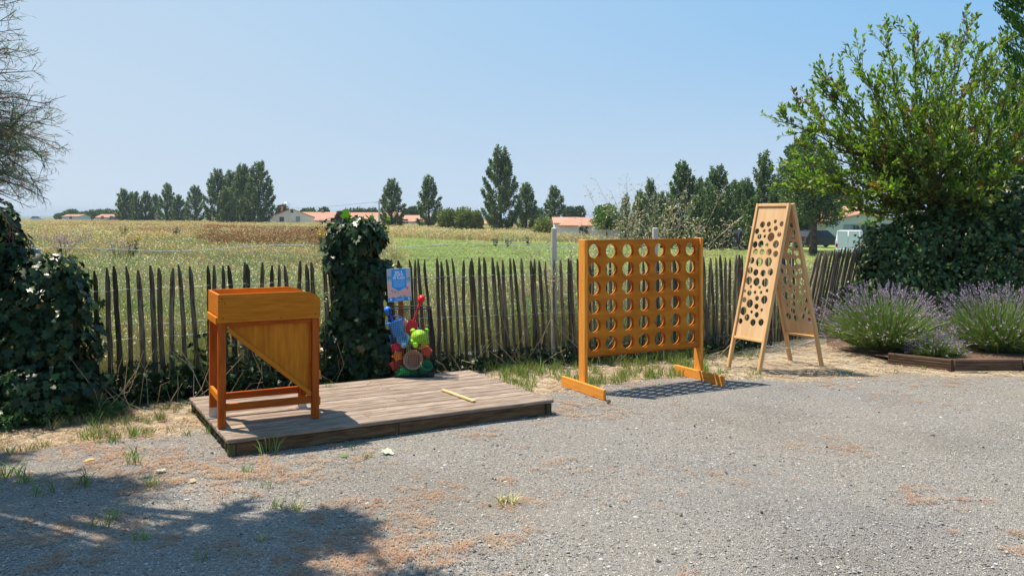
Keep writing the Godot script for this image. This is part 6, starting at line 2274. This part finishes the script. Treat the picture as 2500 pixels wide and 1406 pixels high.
	stuff(scatter(self, "dry_straw", nb, M.chip, sx, sc_), "dry straw lying on the bare verge before the fence", "straw")
	# green verge weeds by the fence
	var vg = clump(18, 0.17, 0.06, 0.009, 0.7, 61)
	var vx = []
	var vc = []
	for i in 1500:
		var px = rr(1190, 1860)
		var d = rr(7.4, 9.8)
		var x = (px - CX) / F * d
		var e = edge_d(x)
		if d < e - 0.05 or d > fence_d(x) + 0.05: continue
		var dens = drift.get_noise_2d(x * 2.0, d * 2.0)
		if R.randf() > 0.30 + dens * 1.0 + 0.5 * smoothstep(0.9, 0.2, fence_d(x) - d): continue
		var s = rr(0.4, 0.9) * (1.0 if px < 1720 else 0.5)
		vx.append(Transform3D(Basis(Vector3.UP, R.randf() * TAU).scaled(Vector3(s, s * rr(0.7, 1.2), s)), Vector3(x, -0.01, -d)))
		vc.append(Color(0.20, 0.30, 0.07).lerp(Color(0.36, 0.36, 0.14), R.randf() * 0.7))
	for i in 900:
		var px = rr(-20, 470)
		var d = rr(4.4, 7.2)
		var x = (px - CX) / F * d
		if d < edge_d(x) - 0.2 or d > 7.0: continue
		if R.randf() > 0.35 + drift.get_noise_2d(x * 2.5, d * 2.5): continue
		var s = rr(0.25, 0.75)
		vx.append(Transform3D(Basis(Vector3.UP, R.randf() * TAU).scaled(Vector3(s, s * rr(0.6, 1.1), s)), Vector3(x, -0.01, -d)))
		vc.append(Color(0.20, 0.26, 0.08).lerp(Color(0.44, 0.36, 0.18), R.randf()))
	stuff(scatter(self, "verge_weeds", vg, M.grass, vx, vc), "short bright green weeds growing along the verge", "weeds")
	# leafy ground ivy at the foot of the hedge
	var cb := MB.new()
	for i in 3600:
		var x = rr(-4.6, -3.0)
		var d = rr(5.55, 6.7)
		var front = 5.95 + 0.55 * smoothstep(-3.9, -3.0, x) + 0.12 * fine.get_noise_2d(x * 1.5, 2.0)
		if d < front: continue
		cb.lobed(Vector3(x, 0.02 + R.randf() * 0.10, -d), (rdir() + Vector3(0, -0.2, 0.6)).normalized(), (rdir() * 0.6 + Vector3(0, 1, 0.3)).normalized(), rr(0.03, 0.065), Color(0.055, 0.11, 0.028) * rr(0.6, 1.4))
	var gi = thing("ground_ivy", "small-leaved ground ivy spreading from the big ivy hedge", "ivy")
	stuff(part(gi, "leaves", cb, M.ivy))
	# single weeds on the tarmac, each a plant
	var protos = []
	for k in 4:
		var mb = clump([26, 18, 34, 12][k], [0.075, 0.12, 0.055, 0.09][k], 0.045, 0.0065, [1.2, 0.8, 1.6, 1.2][k], 640 + k)
		for i in mb.c.size(): mb.c[i] = Color(mb.c[i].r * [0.26, 0.22, 0.38, 0.15][k], mb.c[i].g * [0.33, 0.31, 0.36, 0.23][k], mb.c[i].b * [0.10, 0.09, 0.17, 0.06][k])
		protos.append(mb.mesh())
	var weeds = [[1240, 1232, 2, 1.3, "dry spreading grass tuft alone on the open tarmac"], [645, 1190, 3, 0.8, "dark green rosette weed on the tarmac in front of the deck"], [598, 1155, 0, 0.8, "small grass tuft close to the deck's corner"], [370, 1190, 0, 1.1, "green grass tuft at the edge of the leafy shadow"], [330, 1130, 1, 1.2, "tall thin grass tuft on the needle-strewn verge"], [1540, 965, 0, 0.5, ""], [215, 1075, 0, 1.4, "bushy grass tuft on the verge near the ivy hedge"], [20, 1165, 0, 1.6, "wide grass tuft at the verge beside the tamarisk shade"], [60, 1180, 1, 1.1, "upright grass tuft beside the wide verge tuft"], [325, 1068, 1, 1.0, "upright tuft on bare ground near the deck's side"], [655, 1110, 1, 1.5, "tall green shoot growing against the deck's fascia"], [720, 1245, 2, 1.1, "straw coloured tuft at the shadow's edge"], [670, 1240, 0, 0.8, "green tuft at the shadow's edge"], [500, 1370, 3, 0.8, "dark tuft inside the leafy shadow"], [350, 1320, 0, 0.9, "green tuft inside the leafy shadow"], [240, 1290, 3, 1.2, "dark weed between the two patches of shade"], [270, 1270, 1, 0.8, "thin tuft between the two patches of shade"], [200, 1190, 3, 1.5, "broad dark weed in the verge shade"], [110, 1210, 3, 1.5, "low dark weed in the verge shade"], [640, 1320, 2, 0.7, "small dry tuft among shaded needles"], [2190, 910, 3, 0.8, "tiny green weed between the A-frame and the bed edging"], [2255, 900, 0, 0.6, "short green weed below the bed edging"], [2045, 918, 3, 0.9, "green weed in the A-frame's shadow"], [2075, 915, 0, 0.9, "grass tuft in the A-frame's shadow"], [1845, 915, 1, 0.8, "upright tuft at the A-frame's front foot"], [855, 1100, 3, 0.7, "little weed with ivy leaves under the deck's front edge"], [895, 1118, 2, 0.8, "dry tuft in front of the deck's fascia"], [500, 1010, 0, 1.0, "green tuft against the deck's side"], [510, 1060, 1, 0.8, "grass shoots against the deck's near side"], [475, 990, 0, 1.0, "leafy tuft at the deck's back corner"], [1690, 905, 1, 0.5, ""], [800, 940, 3, 0.7, "bright young plant growing through the deck's back edge"]]
	for q in weeds:
		if q[4] == "": continue
		var p = gp(q[0], q[1])
		if q[0] == 800: p = gp(800, 945, DECK_H)
		var o = lone("weed_tuft", protos[q[2]], M.grass, q[4], "weed", "weeds on the tarmac")
		o.transform = Transform3D(Basis(Vector3.UP, R.randf() * TAU).scaled(Vector3.ONE * q[3]), p + Vector3(0, 0.002, 0))
	# fallen leaves
	var lv = [[958, 1108, Color(0.50, 0.52, 0.40), 0.10, "pale grey dead ivy leaf on the tarmac near the deck"], [390, 1152, Color(0.55, 0.50, 0.38), 0.07, "pale dead leaf on the tarmac near the leafy shadow"], [845, 1118, Color(0.12, 0.22, 0.05), 0.06, "green fallen leaf in front of the deck"], [217, 1130, Color(0.60, 0.36, 0.16), 0.07, "tan dead leaf on the needle-strewn verge"], [462, 1180, Color(0.45, 0.30, 0.15), 0.05, "small brown leaf beside a needle drift"], [680, 1160, Color(0.16, 0.06, 0.03), 0.05, "dark brown leaf beside a needle drift"], [1660, 900, Color(0.32, 0.13, 0.08), 0.10, "reddish dead leaf behind the four-in-a-row board"], [925, 1230, Color(0.2, 0.1, 0.05), 0.05, "dark curled leaf past the shadow's end"]]
	for q in lv:
		var b := MB.new()
		b.lobed(Vector3.ZERO, Vector3(rr(-1, 1), 0.05, rr(-1, 1)).normalized(), Vector3(rr(-0.2, 0.2), 1, 0.2).normalized(), q[3], q[2])
		var o = lone("fallen_leaf", b, M.ivy, q[4], "leaf")
		o.position = gp(q[0], q[1]) + Vector3(0, 0.012, 0)
	# small dark cones and pebbles scattered over the tarmac
	var cm := MB.new()
	cm.lathe(Transform3D.IDENTITY, [Vector2(0.0, 0.0), Vector2(0.010, 0.003), Vector2(0.013, 0.010), Vector2(0.008, 0.018), Vector2(0.0, 0.021)], 8)
	var cone_mesh = cm.mesh()
	for q in [[370, 1085], [462, 1085], [372, 1232], [1010, 1115], [1070, 1115], [1182, 1116], [1060, 1100], [1556, 1090], [1580, 1085], [1235, 1175], [1196, 1240], [2147, 1010], [2240, 1018], [2345, 1010], [2020, 1095], [2040, 1095], [1775, 1160], [1860, 1255], [2225, 1340], [2402, 1095], [1696, 1043], [1475, 1385], [1975, 970], [2050, 955], [1120, 1330]]:
		var o = lone("pebble", cone_mesh, M.bark, "small dark cone or pebble lying loose on the tarmac", "pebble", "dark specks on the tarmac")
		o.transform = Transform3D(Basis(Vector3.UP, R.randf() * TAU).scaled(Vector3.ONE * rr(0.3, 0.7)), gp(q[0], q[1]) + Vector3(0, 0.004, 0))
